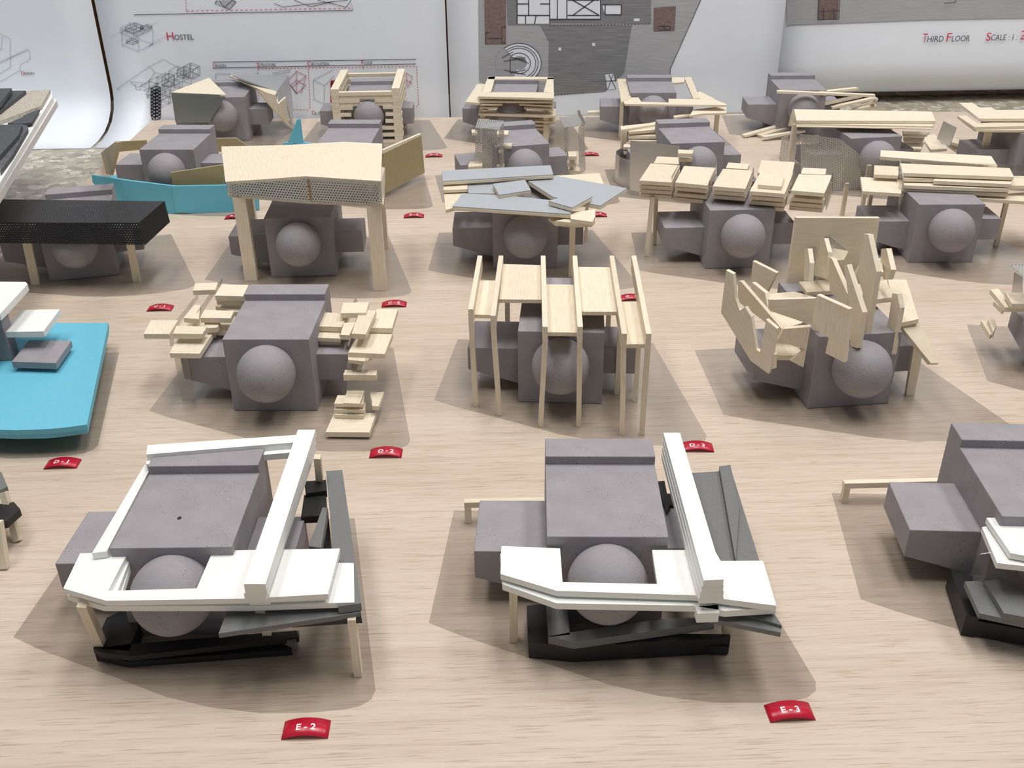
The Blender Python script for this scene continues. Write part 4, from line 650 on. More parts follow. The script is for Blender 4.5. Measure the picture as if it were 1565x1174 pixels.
  ('wooden_strip','balsa',[(-5,-1.9,6.81),(-3.9,-1.9,6.81),(-3.9,10.7,6.81),(-5,10.7,6.81)],(0,0,-0.47)),
  ('wooden_strip','balsa',[(3.5,-1.9,6.81),(4.6,-1.9,6.81),(4.6,10.7,6.81),(3.5,10.7,6.81)],(0,0,-0.47)),
  ('wooden_strip','balsa',[(-3.85,-1.8,6.81),(3.45,-1.8,6.81),(3.45,-1.2,6.81),(-3.85,-1.2,6.81)],(0,0,-0.47)),
  ('wooden_strip','balsa',[(-5,-1.9,7.3),(4.6,-1.9,7.3),(4.6,-1.1,7.3),(-5,-1.1,7.3)],(0,0,-0.47)),
  ('wooden_strip','balsa',[(-5,9.9,7.3),(4.6,9.9,7.3),(4.6,10.7,7.3),(-5,10.7,7.3)],(0,0,-0.47)),
  ('wooden_strip','balsa',[(-5,-1.9,7.78),(-3.9,-1.9,7.78),(-3.9,10.7,7.78),(-5,10.7,7.78)],(0,0,-0.47)),
  ('wooden_strip','balsa',[(3.5,-1.9,7.78),(4.6,-1.9,7.78),(4.6,10.7,7.78),(3.5,10.7,7.78)],(0,0,-0.47)),
 ]),
 ('massing_model','grey foam block model ringed by stacked open wooden frames, back row centre',(4.49,143.13,-0.113),1,1,[
  ('wooden_frame_strip','balsa',[(-4.65,-1.34,7),(6.01,-1.15,7),(6.11,-4.54,7),(-4.35,-3.85,7)],(0,0,-0.3)),
  ('wooden_frame_strip','balsa',[(-4.27,8.52,6.95),(-3.22,8.82,6.95),(-2.91,-.83,6.95),(-4.1,-1.34,6.95)],(0,0,-0.3)),
  ('wooden_frame_strip','balsa',[(4.62,8.46,6.95),(5.49,8.5,6.95),(5.95,-.93,6.95),(4.52,-.76,6.95)],(0,0,-0.3)),
  ('wooden_frame_strip','balsa',[(-4.3,8.78,6.95),(5.48,8.76,6.95),(5.54,7.34,6.95),(-4.11,6.97,6.95)],(0,0,-0.3)),
  ('wooden_frame_strip','balsa',[(-6.19,-3.72,6.2),(-5.76,7.22,6.2),(-4.45,7.27,6.2),(-4.5,0.34,6.2),(-4.17,-4.19,6.2)],(0,0,-0.3)),
  ('wooden_frame_strip','balsa',[(-4.82,-1.28,6.31),(5.97,-1.18,6.31),(6.02,-3.65,6.31),(-4.42,-3.64,6.31)],(0,0,-0.25)),
  ('wooden_frame_strip','balsa',[(-4.21,-1.84,5.9),(-1.17,-1.37,5.9),(-1.08,-3.6,5.9),(-4.01,-3.73,5.9)],(0,0,-0.2)),
  ('wooden_frame_strip','balsa',[(1.1,-1.04,5.84),(5.92,-1.18,5.84),(6.04,-3.94,5.84),(1.26,-3.27,5.84)],(0,0,-0.2)),
  ('wooden_frame_strip','balsa',[(-4.29,-1.73,5.41),(-1.82,-1.62,5.41),(-1.74,-3.38,5.41),(-4.11,-3.49,5.41)],(0,0,-0.2)),
  ('wooden_frame_strip','balsa',[(1.8,-1.21,5.27),(5.94,-1.59,5.27),(6.03,-3.56,5.27),(1.91,-2.86,5.27)],(0,0,-0.2)),
  ('wooden_frame_strip','balsa',[(-4.25,-1.74,4.98),(-3.28,-1.7,4.98),(-3.26,-3.23,4.98),(-4.08,-3.27,4.98)],(0,0,-0.2)),
  ('wooden_frame_strip','balsa',[(-4.7,0.24,4.43),(6.29,0.15,4.43),(6.38,-3.85,4.43),(-4.51,-3.05,4.43)],(0,0,-0.3)),
  ('wooden_frame_strip','balsa',[(-4.35,-1.05,3.65),(-3.24,-1.01,3.65),(-3.03,-3.14,3.65),(-4.15,-2.98,3.65)],(0,0,-0.25)),
  ('wooden_frame_strip','balsa',[(2.3,-.5,3.36),(6.24,-.33,3.36),(6.35,-2.87,3.36),(2.49,-2.63,3.36)],(0,0,-0.25)),
  ('wooden_frame_strip','balsa',[(2.74,-.83,2.84),(5.44,-.93,2.84),(5.42,-2.82,2.84),(2.84,-2.52,2.84)],(0,0,-0.25)),
  ('wooden_frame_strip','balsa',[(3.37,-.73,2.26),(5.44,-.84,2.26),(5.38,-2.51,2.26),(3.58,-2.28,2.26)],(0,0,-0.25)),
  ('wooden_frame_strip','balsa',[(3.38,0.1,1.42),(5.41,-.02,1.42),(5.39,-2.49,1.42),(3.58,-2.27,1.42)],(0,0,-0.3)),
  ('corner_post','balsa',[(-4.3,-2.6,6.2),(-3.6,-2.6,6.2),(-3.6,-2,6.2),(-4.3,-2,6.2)],(0,0,-6.17)),
  ('corner_post','balsa',[(4.6,-2.6,6.2),(5.3,-2.6,6.2),(5.3,-2,6.2),(4.6,-2,6.2)],(0,0,-6.17)),
  ('corner_post','balsa',[(-4.2,9.6,6.2),(-3.7,9.6,6.2),(-3.7,10.2,6.2),(-4.2,10.2,6.2)],(0,0,-6.17)),
  ('corner_post','balsa',[(4.6,9.6,6.2),(5.1,9.6,6.2),(5.1,10.2,6.2),(4.6,10.2,6.2)],(0,0,-6.17)),
 ]),
 ('massing_model','grey foam block model in one flat tilted wooden frame ring, back row, fourth from left',(24.65,143.27,-0.073),1,1,[
  ('wooden_frame_strip','balsa',[(-4.57,10.98,5.8),(-3.3,10.97,5.8),(-3.21,-1.01,5.8),(-4.75,-3.54,5.8)],(0,0,-0.28)),
  ('wooden_frame_strip','balsa',[(-4.6,-.92,5.75),(-2.16,-.58,5.75),(-1.94,-3.11,5.75),(1.84,-3.54,5.75),(2.06,-1.35,5.75),(8.4,-1.68,5.75),(9.72,-4.38,5.75),(9.63,-5.02,5.75),(-4.27,-4.41,5.75)],(0,0,-0.26)),
  ('wooden_frame_strip','balsa',[(3.63,11.99,5.8),(5.79,11.99,5.8),(5.36,8.8,5.8),(3.39,8.05,5.8)],(0,0,-0.28)),
  ('wooden_frame_strip','balsa',[(5.71,11.99,5.8),(6.77,12.24,5.8),(6.45,-1.34,5.8),(5.49,-1.56,5.8)],(0,0,-0.28)),
  ('wooden_frame_strip','balsa',[(6.64,3.33,5.45),(7.17,4.27,5.45),(8.75,-.31,5.45),(6.2,-.32,5.45)],(0,0,-0.22)),
  ('wooden_frame_strip','balsa',[(5.26,-4.13,4.9),(10.19,-1.77,4.9),(9.59,-5.88,4.9),(6.31,-6.19,4.9),(4.36,-7.42,4.9)],(0,0,-0.28)),
  ('wooden_frame_strip','balsa',[(2.45,-5.08,4.3),(7.1,-2.46,4.3),(10.46,-.31,4.3),(10.35,-1.07,4.3),(2.47,-6.1,4.3)],(0,0,-0.22)),
  ('wooden_frame_strip','balsa',[(-9.19,3.4,2.9),(-4.19,4.08,2.9),(-4.27,2.75,2.9),(-9.22,2.29,2.9)],(0,0,-0.3)),
  ('corner_post','balsa',[(8.9,-1,4.5),(9.5,-1,4.5),(9.5,-.4,4.5),(8.9,-.4,4.5)],(0,0,-4.47)),
  ('corner_post','balsa',[(-4.7,-.6,5.4),(-4.2,-.6,5.4),(-4.2,-.1,5.4),(-4.7,-.1,5.4)],(0,0,-5.37)),
 ]),
 ('massing_model','grey foam block model with loose wooden strips fanned across it, back row, furthest right',(46.20,143.10,-0.050),1,1,[
  ('wooden_strip','balsa',[(-4.37,-2.59,6.77),(-4.3,-1.79,6.77),(-4.31,-1.79,6.47),(-4.38,-2.59,6.47)],(13.33,-1.24,-0.32)),
  ('wooden_strip','balsa',[(2.4,-.5,6.15),(2.04,0.22,6.15),(2.04,0.22,5.85),(2.4,-.5,5.85)],(6.17,3.12,-0.2)),
  ('wooden_strip','balsa',[(4.47,0.34,3.75),(4.43,1.24,3.75),(4.49,1.24,3.45),(4.53,0.34,3.45)],(6.25,0.26,1.3)),
  ('wooden_strip','balsa',[(8.37,3.88,2.73),(8.85,4.52,2.73),(8.95,4.44,2.47),(8.47,3.8,2.47)],(2.59,-1.95,1.6)),
  ('wooden_strip','balsa',[(9.96,6.65,1.94),(10.3,7.37,1.94),(10.38,7.33,1.66),(10.04,6.61,1.66)],(2.44,-1.16,0.8)),
  ('wooden_strip','balsa',[(-5.83,-2.12,0.35),(-6.27,-1.22,0.35),(-6.23,-1.2,0.05),(-5.79,-2.1,0.05)],(5.26,2.58,0.7)),
  ('wooden_strip','balsa',[(-5.77,-4.01,0.7),(-6.06,-3.27,0.7),(-6.05,-3.27,0.4),(-5.76,-4.01,0.4)],(6.36,2.48,0.25)),
  ('wooden_strip','balsa',[(-8.12,-2.21,0.4),(-8.52,-1.4,0.4),(-8.5,-1.39,0.1),(-8.1,-2.2,0.1)],(5.56,2.76,0.65)),
  ('wooden_strip','balsa',[(3.37,0.33,4.35),(3.07,0.96,4.35),(3.09,0.97,4.05),(3.39,0.34,4.05)],(6.08,2.88,0.4)),
  ('wooden_strip','balsa',[(13.49,12.58,0.44),(14.07,12.43,0.44),(14.05,12.32,0.16),(13.47,12.47,0.16)],(-2.79,-10.73,4.3)),
 ]),
 ('site_model','white foam-core site board with cork strip and dark slate slabs, upper left edge',(-50.00,105.00,0.000),0,0,[
  ('foam_core_board','white',[(-4.21,24.9,11),(-2.74,21.22,11),(4.8,-12.83,11),(7.26,-24,11),(1.84,-23.68,11),(-18.39,26.86,11)],(0,0,-0.55)),
  ('foam_core_board','offwhite',[(-3.77,23.83,10.4),(-2.68,22.1,10.4),(5.05,-13.81,10.4),(7.38,-24.66,10.4),(1.98,-24.34,10.4),(-17.64,24.83,10.4)],(0,0,-0.75)),
  ('cork_strip','cork',[(-6.53,23.12,11.45),(-3.66,23.24,11.45),(-1.7,15.09,11.45),(-3.75,8.34,11.45),(-4.3,6.32,11.45),(-7.74,14.51,11.45),(-5.61,12.89,11.45)],(0,0,-0.4)),
  ('cork_edge','slate',[(-7.05,24.21,11.05),(-4.2,24.68,11.05),(-2.14,16.14,11.05),(-4.19,9.18,11.05),(-4.79,7.25,11.05),(-8.12,15.16,11.05)],(0,0,-0.1)),
  ('slate_slab','slate',[(-10.97,19.32,12.6),(-6.51,19.21,12.6),(-4.86,11.8,12.6),(-4.43,4.15,12.6)],(0,0,-0.5)),
  ('slate_slab','slate',[(-12.03,21.34,11.9),(-5.72,21.1,11.9),(-4.85,11.33,11.9),(-5.04,5.11,11.9)],(0,0,-0.5)),
  ('slate_slab','slate',[(-2.9,8.14,11.25),(-2.15,11.04,11.25),(-1.69,14.4,11.25),(-.14,7.96,11.25),(-1.23,7.76,11.25)],(0,0,-0.25)),
  ('slate_slab','slate',[(-1.9,10.24,11.5),(-1.22,13.36,11.5),(0.23,7.16,11.5),(-.67,6.77,11.5)],(0,0,-0.25)),
  ('slate_block','slate',[(-3.35,3.28,11.9),(-2,4.91,11.9),(0.15,4.93,11.9),(1.46,0.47,11.9),(2.59,-6.86,11.9),(2.55,-10.67,11.9)],(0,0,-0.9)),
  ('slate_block','slatel',[(-.96,6.89,11.45),(0.19,6.02,11.45),(0.71,4.68,11.45),(2.97,-4.99,11.45),(4.02,-10.64,11.45),(2.28,-6.4,11.45),(0.91,1.73,11.45)],(0,0,-0.45)),
  ('support_box','offwhite',[(-26,-4,9.6),(-13,-4,9.6),(-13,18,9.6),(-26,18,9.6)],(0,0,-10.55)),
 ]),
]
POSTER_TEXT = [(0, 'D', -69.85, 7.14, 0.77, 'red', 0.45),
 (0, 'ESIGN', -69.38, 7.14, 0.54, 'ink', 1.44),
 (1, 'H', -46.93, 11.92, 1.61, 'red', 1.0),
 (1, 'OSTEL', -45.83, 11.9, 1.1, 'ink', 2.89),
 (1, 'O', -40.78, 7.83, 0.83, 'red', 0.48),
 (1, 'RIGIN', -40.25, 7.82, 0.59, 'ink', 1.44),
 (1, 'S', -34.05, 7.83, 0.83, 'red', 0.42),
 (1, 'TRUCTURE', -33.57, 7.82, 0.59, 'ink', 2.4),
 (1, 'C', -26.37, 7.86, 0.83, 'red', 0.56),
 (1, 'IRCULATION', -25.75, 7.85, 0.59, 'ink', 2.68),
 (1, 'F', -18.07, 7.89, 0.83, 'red', 0.32),
 (1, 'LOOR', -17.7, 7.88, 0.59, 'ink', 1.29),
 (1, 'C', -26.48, 0.36, 0.87, 'red', 0.47),
 (1, 'LI', -25.95, 0.35, 0.61, 'ink', 0.63),
 (3, 'T', 70.35, 8.95, 1.93, 'red', 0.74),
 (3, 'HIRD', 71.14, 9.0, 1.29, 'ink', 2.59),
 (3, 'F', 74.21, 9.01, 1.86, 'red', 0.74),
 (3, 'LOOR', 75.08, 8.99, 1.3, 'ink', 2.9),
 (3, 'S', 80.56, 9.03, 1.79, 'red', 0.74),
 (3, 'CALE : 1 :', 81.35, 9.07, 1.3, 'ink', 4.28),
 (3, '2', 86.03, 9.12, 2.0, 'red', 0.75)]
POSTER_LINES = [
 (0, 'line_drawing', 'faint', 0.06, [(-71.56,13.21,-70.22,12.47),(-70.22,12.47,-71.19,8.33),(-71.19,8.33,-73.07,7.37),(-72.69,8.85,-68.04,10.93),(-68.04,10.93,-67.77,10.49),(-67.77,10.49,-68.04,9.39),(-68.04,9.39,-69.60,8.68),(-69.60,8.68,-69.89,7.82),(-69.89,7.82,-73.39,6.13),(-72.12,11.04,-71.94,10.80),(-71.94,10.80,-71.29,12.84),(-72.63,9.10,-67.96,10.74)]),
 (1, 'line_drawing', 'faint', 0.06, [(-51.53,10.36,-49.21,11.36),(-49.21,11.36,-51.54,12.24),(-51.54,12.24,-53.86,11.25),(-53.86,11.25,-51.53,10.36),(-51.11,12.54,-48.81,13.52),(-48.81,13.52,-51.13,14.39),(-51.13,14.39,-53.43,13.41),(-53.43,13.41,-51.11,12.54),(-51.53,10.36,-51.11,12.54),(-49.21,11.36,-48.81,13.52),(-51.54,12.24,-51.13,14.39),(-53.86,11.25,-53.43,13.41),(-51.91,12.31,-50.28,13.01),(-50.28,13.01,-52.13,13.71),(-52.13,13.71,-53.76,13.01),(-53.76,13.01,-51.91,12.31),(-51.77,13.03,-50.14,13.72),(-50.14,13.72,-51.99,14.42),(-51.99,14.42,-53.62,13.73),(-53.62,13.73,-51.77,13.03),(-51.91,12.31,-51.77,13.03),(-50.28,13.01,-50.14,13.72),(-52.13,13.71,-51.99,14.42),(-53.76,13.01,-53.62,13.73)]),
 (1, 'line_drawing', 'ink', 0.05, [(-51.79,12.91,-50.30,13.55),(-50.30,13.55,-51.46,13.98),(-51.46,13.98,-52.95,13.35),(-52.95,13.35,-51.79,12.91),(-51.70,13.39,-50.21,14.02),(-50.21,14.02,-51.36,14.46),(-51.36,14.46,-52.85,13.82),(-52.85,13.82,-51.70,13.39),(-51.79,12.91,-51.70,13.39),(-50.30,13.55,-50.21,14.02),(-51.46,13.98,-51.36,14.46),(-52.95,13.35,-52.85,13.82),(-49.98,13.24,-48.90,13.71),(-48.90,13.71,-49.60,13.97),(-49.60,13.97,-50.68,13.50),(-50.68,13.50,-49.98,13.24),(-49.94,13.48,-48.86,13.94),(-48.86,13.94,-49.55,14.20),(-49.55,14.20,-50.63,13.74),(-50.63,13.74,-49.94,13.48),(-49.98,13.24,-49.94,13.48),(-48.90,13.71,-48.86,13.94),(-49.60,13.97,-49.55,14.20),(-50.68,13.50,-50.63,13.74),(-52.23,11.27,-51.41,11.62),(-51.41,11.62,-52.34,11.98),(-52.34,11.98,-53.16,11.62),(-53.16,11.62,-52.23,11.27),(-52.18,11.56,-51.36,11.91),(-51.36,11.91,-52.29,12.27),(-52.29,12.27,-53.11,11.91),(-53.11,11.91,-52.18,11.56),(-52.23,11.27,-52.18,11.56),(-51.41,11.62,-51.36,11.91),(-52.34,11.98,-52.29,12.27),(-53.16,11.62,-53.11,11.91)]),
 (1, 'line_drawing', 'vfaint', 0.05, [(-48.36,11.88,-46.80,12.59),(-51.83,12.61,-50.63,13.28),(-51.41,12.70,-49.33,13.29),(-50.14,10.83,-48.97,11.57),(-52.10,13.61,-50.54,14.40),(-53.44,12.50,-51.47,13.33),(-53.07,12.93,-51.32,13.83),(-52.71,12.51,-50.60,13.23),(-53.47,12.86,-51.73,13.54),(-52.85,13.18,-51.00,14.05),(-54.34,11.80,-52.79,12.48),(-52.35,12.81,-50.49,13.31),(-55.27,12.58,-53.06,13.39),(-49.65,11.32,-47.95,12.11),(-49.64,13.84,-48.04,14.50),(-49.79,11.14,-47.58,11.83)]),
 (1, 'line_drawing', 'mid', 0.05, [(-44.69,6.15,-43.18,6.82),(-43.18,6.82,-44.38,7.28),(-44.38,7.28,-45.89,6.61),(-45.89,6.61,-44.69,6.15),(-44.52,7.15,-43.02,7.82),(-43.02,7.82,-44.21,8.27),(-44.21,8.27,-45.72,7.61),(-45.72,7.61,-44.52,7.15),(-44.69,6.15,-44.52,7.15),(-43.18,6.82,-43.02,7.82),(-44.38,7.28,-44.21,8.27),(-45.89,6.61,-45.72,7.61),(-46.51,5.93,-45.00,6.60),(-45.00,6.60,-46.19,7.06),(-46.19,7.06,-47.71,6.39),(-47.71,6.39,-46.51,5.93),(-46.34,6.93,-44.83,7.60),(-44.83,7.60,-46.02,8.05),(-46.02,8.05,-47.53,7.39),(-47.53,7.39,-46.34,6.93),(-46.51,5.93,-46.34,6.93),(-45.00,6.60,-44.83,7.60),(-46.19,7.06,-46.02,8.05),(-47.71,6.39,-47.53,7.39),(-48.60,4.96,-47.08,5.63),(-47.08,5.63,-48.27,6.09),(-48.27,6.09,-49.80,5.42),(-49.80,5.42,-48.60,4.96),(-48.42,5.96,-46.90,6.63),(-46.90,6.63,-48.09,7.09),(-48.09,7.09,-49.61,6.42),(-49.61,6.42,-48.42,5.96),(-48.60,4.96,-48.42,5.96),(-47.08,5.63,-46.90,6.63),(-48.27,6.09,-48.09,7.09),(-49.80,5.42,-49.61,6.42),(-47.89,3.93,-46.36,4.60),(-46.36,4.60,-47.56,5.07),(-47.56,5.07,-49.09,4.39),(-49.09,4.39,-47.89,3.93),(-47.71,4.94,-46.19,5.61),(-46.19,5.61,-47.38,6.07),(-47.38,6.07,-48.91,5.40),(-48.91,5.40,-47.71,4.94),(-47.89,3.93,-47.71,4.94),(-46.36,4.60,-46.19,5.61),(-47.56,5.07,-47.38,6.07),(-49.09,4.39,-48.91,5.40),(-50.38,2.95,-48.84,3.63),(-48.84,3.63,-50.04,4.09),(-50.04,4.09,-51.58,3.42),(-51.58,3.42,-50.38,2.95),(-50.19,3.97,-48.66,4.64),(-48.66,4.64,-49.85,5.10),(-49.85,5.10,-51.39,4.43),(-51.39,4.43,-50.19,3.97),(-50.38,2.95,-50.19,3.97),(-48.84,3.63,-48.66,4.64),(-50.04,4.09,-49.85,5.10),(-51.58,3.42,-51.39,4.43),(-49.66,1.91,-48.12,2.59),(-48.12,2.59,-49.33,3.06),(-49.33,3.06,-50.87,2.38),(-50.87,2.38,-49.66,1.91),(-49.48,2.93,-47.94,3.61),(-47.94,3.61,-49.14,4.08),(-49.14,4.08,-50.68,3.40),(-50.68,3.40,-49.48,2.93),(-49.66,1.91,-49.48,2.93),(-48.12,2.59,-47.94,3.61),(-49.33,3.06,-49.14,4.08),(-50.87,2.38,-50.68,3.40),(-45.97,4.66,-44.45,5.33),(-44.45,5.33,-45.65,5.79),(-45.65,5.79,-47.17,5.12),(-47.17,5.12,-45.97,4.66),(-45.79,5.67,-44.28,6.34),(-44.28,6.34,-45.48,6.79),(-45.48,6.79,-46.99,6.13),(-46.99,6.13,-45.79,5.67),(-45.97,4.66,-45.79,5.67),(-44.45,5.33,-44.28,6.34),(-45.65,5.79,-45.48,6.79),(-47.17,5.12,-46.99,6.13),(-51.26,3.73,-49.73,4.40),(-49.73,4.40,-50.92,4.87),(-50.92,4.87,-52.45,4.20),(-52.45,4.20,-51.26,3.73),(-51.07,4.75,-49.54,5.42),(-49.54,5.42,-50.73,5.88),(-50.73,5.88,-52.26,5.21),(-52.26,5.21,-51.07,4.75),(-51.26,3.73,-51.07,4.75),(-49.73,4.40,-49.54,5.42),(-50.92,4.87,-50.73,5.88),(-52.45,4.20,-52.26,5.21),(-48.42,2.40,-46.88,3.08),(-46.88,3.08,-48.08,3.55),(-48.08,3.55,-49.62,2.87),(-49.62,2.87,-48.42,2.40),(-48.23,3.42,-46.70,4.10),(-46.70,4.10,-47.90,4.56),(-47.90,4.56,-49.43,3.89),(-49.43,3.89,-48.23,3.42),(-48.42,2.40,-48.23,3.42),(-46.88,3.08,-46.70,4.10),(-48.08,3.55,-47.90,4.56),(-49.62,2.87,-49.43,3.89),(-49.84,4.47,-48.31,5.14),(-48.31,5.14,-49.51,5.60),(-49.51,5.60,-51.04,4.93),(-51.04,4.93,-49.84,4.47),(-49.66,5.48,-48.13,6.15),(-48.13,6.15,-49.32,6.61),(-49.32,6.61,-50.85,5.94),(-50.85,5.94,-49.66,5.48),(-49.84,4.47,-49.66,5.48),(-48.31,5.14,-48.13,6.15),(-49.51,5.60,-49.32,6.61),(-51.04,4.93,-50.85,5.94),(-47.51,3.15,-45.98,3.83),(-45.98,3.83,-47.18,4.30),(-47.18,4.30,-48.71,3.62),(-48.71,3.62,-47.51,3.15),(-47.33,4.17,-45.81,4.85),(-45.81,4.85,-47.01,5.31),(-47.01,5.31,-48.53,4.64),(-48.53,4.64,-47.33,4.17),(-47.51,3.15,-47.33,4.17),(-45.98,3.83,-45.81,4.85),(-47.18,4.30,-47.01,5.31),(-48.71,3.62,-48.53,4.64)]),
 (1, 'line_drawing', 'ink', 0.05, [(-44.06,6.14,-42.96,6.63),(-42.96,6.63,-44.27,7.13),(-44.27,7.13,-45.37,6.65),(-45.37,6.65,-44.06,6.14),(-43.83,7.52,-42.73,8.00),(-42.73,8.00,-44.05,8.50),(-44.05,8.50,-45.14,8.02),(-45.14,8.02,-43.83,7.52),(-44.06,6.14,-43.83,7.52),(-42.96,6.63,-42.73,8.00),(-44.27,7.13,-44.05,8.50),(-45.37,6.65,-45.14,8.02),(-45.45,6.17,-44.35,6.65),(-44.35,6.65,-45.31,7.02),(-45.31,7.02,-46.41,6.53),(-46.41,6.53,-45.45,6.17),(-45.28,7.17,-44.19,7.65),(-44.19,7.65,-45.14,8.01),(-45.14,8.01,-46.24,7.53),(-46.24,7.53,-45.28,7.17),(-45.45,6.17,-45.28,7.17),(-44.35,6.65,-44.19,7.65),(-45.31,7.02,-45.14,8.01),(-46.41,6.53,-46.24,7.53),(-48.09,4.95,-46.98,5.44),(-46.98,5.44,-47.82,5.76),(-47.82,5.76,-48.93,5.27),(-48.93,5.27,-48.09,4.95),(-47.87,6.21,-46.77,6.69),(-46.77,6.69,-47.60,7.01),(-47.60,7.01,-48.70,6.53),(-48.70,6.53,-47.87,6.21),(-48.09,4.95,-47.87,6.21),(-46.98,5.44,-46.77,6.69),(-47.82,5.76,-47.60,7.01),(-48.93,5.27,-48.70,6.53)]),
 (1, 'line_drawing', 'ink', 0.13, [(-50.19,3.97,-49.35,4.34),(-49.35,4.34,-49.98,4.58),(-49.98,4.58,-50.81,4.21),(-50.81,4.21,-50.19,3.97),(-50.09,4.53,-49.25,4.89),(-49.25,4.89,-49.87,5.13),(-49.87,5.13,-50.71,4.77),(-50.71,4.77,-50.09,4.53),(-50.19,3.97,-50.09,4.53),(-49.35,4.34,-49.25,4.89),(-49.98,4.58,-49.87,5.13),(-50.81,4.21,-50.71,4.77),(-50.28,3.46,-49.45,3.83),(-49.45,3.83,-50.07,4.07),(-50.07,4.07,-50.91,3.70),(-50.91,3.70,-50.28,3.46),(-50.18,4.02,-49.35,4.39),(-49.35,4.39,-49.97,4.63),(-49.97,4.63,-50.80,4.26),(-50.80,4.26,-50.18,4.02),(-50.28,3.46,-50.18,4.02),(-49.45,3.83,-49.35,4.39),(-50.07,4.07,-49.97,4.63),(-50.91,3.70,-50.80,4.26),(-50.38,2.95,-49.54,3.32),(-49.54,3.32,-50.16,3.56),(-50.16,3.56,-51.00,3.19),(-51.00,3.19,-50.38,2.95),(-50.27,3.51,-49.44,3.88),(-49.44,3.88,-50.06,4.12),(-50.06,4.12,-50.90,3.75),(-50.90,3.75,-50.27,3.51),(-50.38,2.95,-50.27,3.51),(-49.54,3.32,-49.44,3.88),(-50.16,3.56,-50.06,4.12),(-51.00,3.19,-50.90,3.75),(-50.47,2.43,-49.63,2.81),(-49.63,2.81,-50.26,3.05),(-50.26,3.05,-51.10,2.68),(-51.10,2.68,-50.47,2.43),(-50.37,3.00,-49.53,3.37),(-49.53,3.37,-50.15,3.61),(-50.15,3.61,-50.99,3.24),(-50.99,3.24,-50.37,3.00),(-50.47,2.43,-50.37,3.00),(-49.63,2.81,-49.53,3.37),(-50.26,3.05,-50.15,3.61),(-51.10,2.68,-50.99,3.24),(-50.57,1.92,-49.72,2.29),(-49.72,2.29,-50.35,2.54),(-50.35,2.54,-51.19,2.17),(-51.19,2.17,-50.57,1.92),(-50.46,2.49,-49.62,2.86),(-49.62,2.86,-50.25,3.10),(-50.25,3.10,-51.09,2.73),(-51.09,2.73,-50.46,2.49),(-50.57,1.92,-50.46,2.49),(-49.72,2.29,-49.62,2.86),(-50.35,2.54,-50.25,3.10),(-51.19,2.17,-51.09,2.73),(-50.66,1.41,-49.82,1.78),(-49.82,1.78,-50.44,2.02),(-50.44,2.02,-51.29,1.65),(-51.29,1.65,-50.66,1.41),(-50.56,1.97,-49.71,2.34),(-49.71,2.34,-50.34,2.59),(-50.34,2.59,-51.18,2.22),(-51.18,2.22,-50.56,1.97),(-50.66,1.41,-50.56,1.97),(-49.82,1.78,-49.71,2.34),(-50.44,2.02,-50.34,2.59),(-51.29,1.65,-51.18,2.22),(-50.76,0.89,-49.91,1.26),(-49.91,1.26,-50.54,1.51),(-50.54,1.51,-51.38,1.14),(-51.38,1.14,-50.76,0.89),(-50.65,1.46,-49.81,1.83),(-49.81,1.83,-50.43,2.08),(-50.43,2.08,-51.28,1.70),(-51.28,1.70,-50.65,1.46),(-50.76,0.89,-50.65,1.46),(-49.91,1.26,-49.81,1.83),(-50.54,1.51,-50.43,2.08),(-51.38,1.14,-51.28,1.70),(-50.85,0.37,-50.00,0.74),(-50.00,0.74,-50.63,0.99),(-50.63,0.99,-51.48,0.62),(-51.48,0.62,-50.85,0.37),(-50.75,0.94,-49.90,1.31),(-49.90,1.31,-50.53,1.56),(-50.53,1.56,-51.37,1.19),(-51.37,1.19,-50.75,0.94),(-50.85,0.37,-50.75,0.94),(-50.00,0.74,-49.90,1.31),(-50.63,0.99,-50.53,1.56),(-51.48,0.62,-51.37,1.19),(-50.95,-0.15,-50.10,0.22),(-50.10,0.22,-50.73,0.47),(-50.73,0.47,-51.57,0.10),(-51.57,0.10,-50.95,-0.15),(-50.84,0.42,-49.99,0.80),(-49.99,0.80,-50.62,1.04),(-50.62,1.04,-51.47,0.67),(-51.47,0.67,-50.84,0.42),(-50.95,-0.15,-50.84,0.42),(-50.10,0.22,-49.99,0.80),(-50.73,0.47,-50.62,1.04),(-51.57,0.10,-51.47,0.67)]),
 (1, 'line_drawing', 'faint', 0.07, [(-55.86,4.83,-50.38,8.05),(-50.38,8.05,-49.65,7.19),(-49.65,7.19,-51.16,5.63),(-51.16,5.63,-53.68,5.80),(-55.86,4.83,-53.07,2.87),(-53.07,2.87,-53.74,-0.63),(-55.86,4.83,-56.74,0.47),(-56.74,0.47,-54.10,-0.62),(-54.10,-0.62,-52.47,0.01),(-53.07,2.87,-50.83,3.98),(-50.38,8.05,-48.04,9.10),(-48.04,9.10,-45.71,7.67),(-49.65,7.19,-47.65,6.71),(-53.68,5.80,-52.81,5.03),(-52.81,5.03,-51.18,5.51),(-53.01,5.54,-53.01,4.65),(-53.01,4.65,-51.63,4.50)]),
 (1, 'rule_line', 'ink', 0.1, [(-51.22,15.57,-18.75,15.72),(-40.67,8.56,-9.73,8.48),(-40.81,7.68,-9.77,7.80)]),
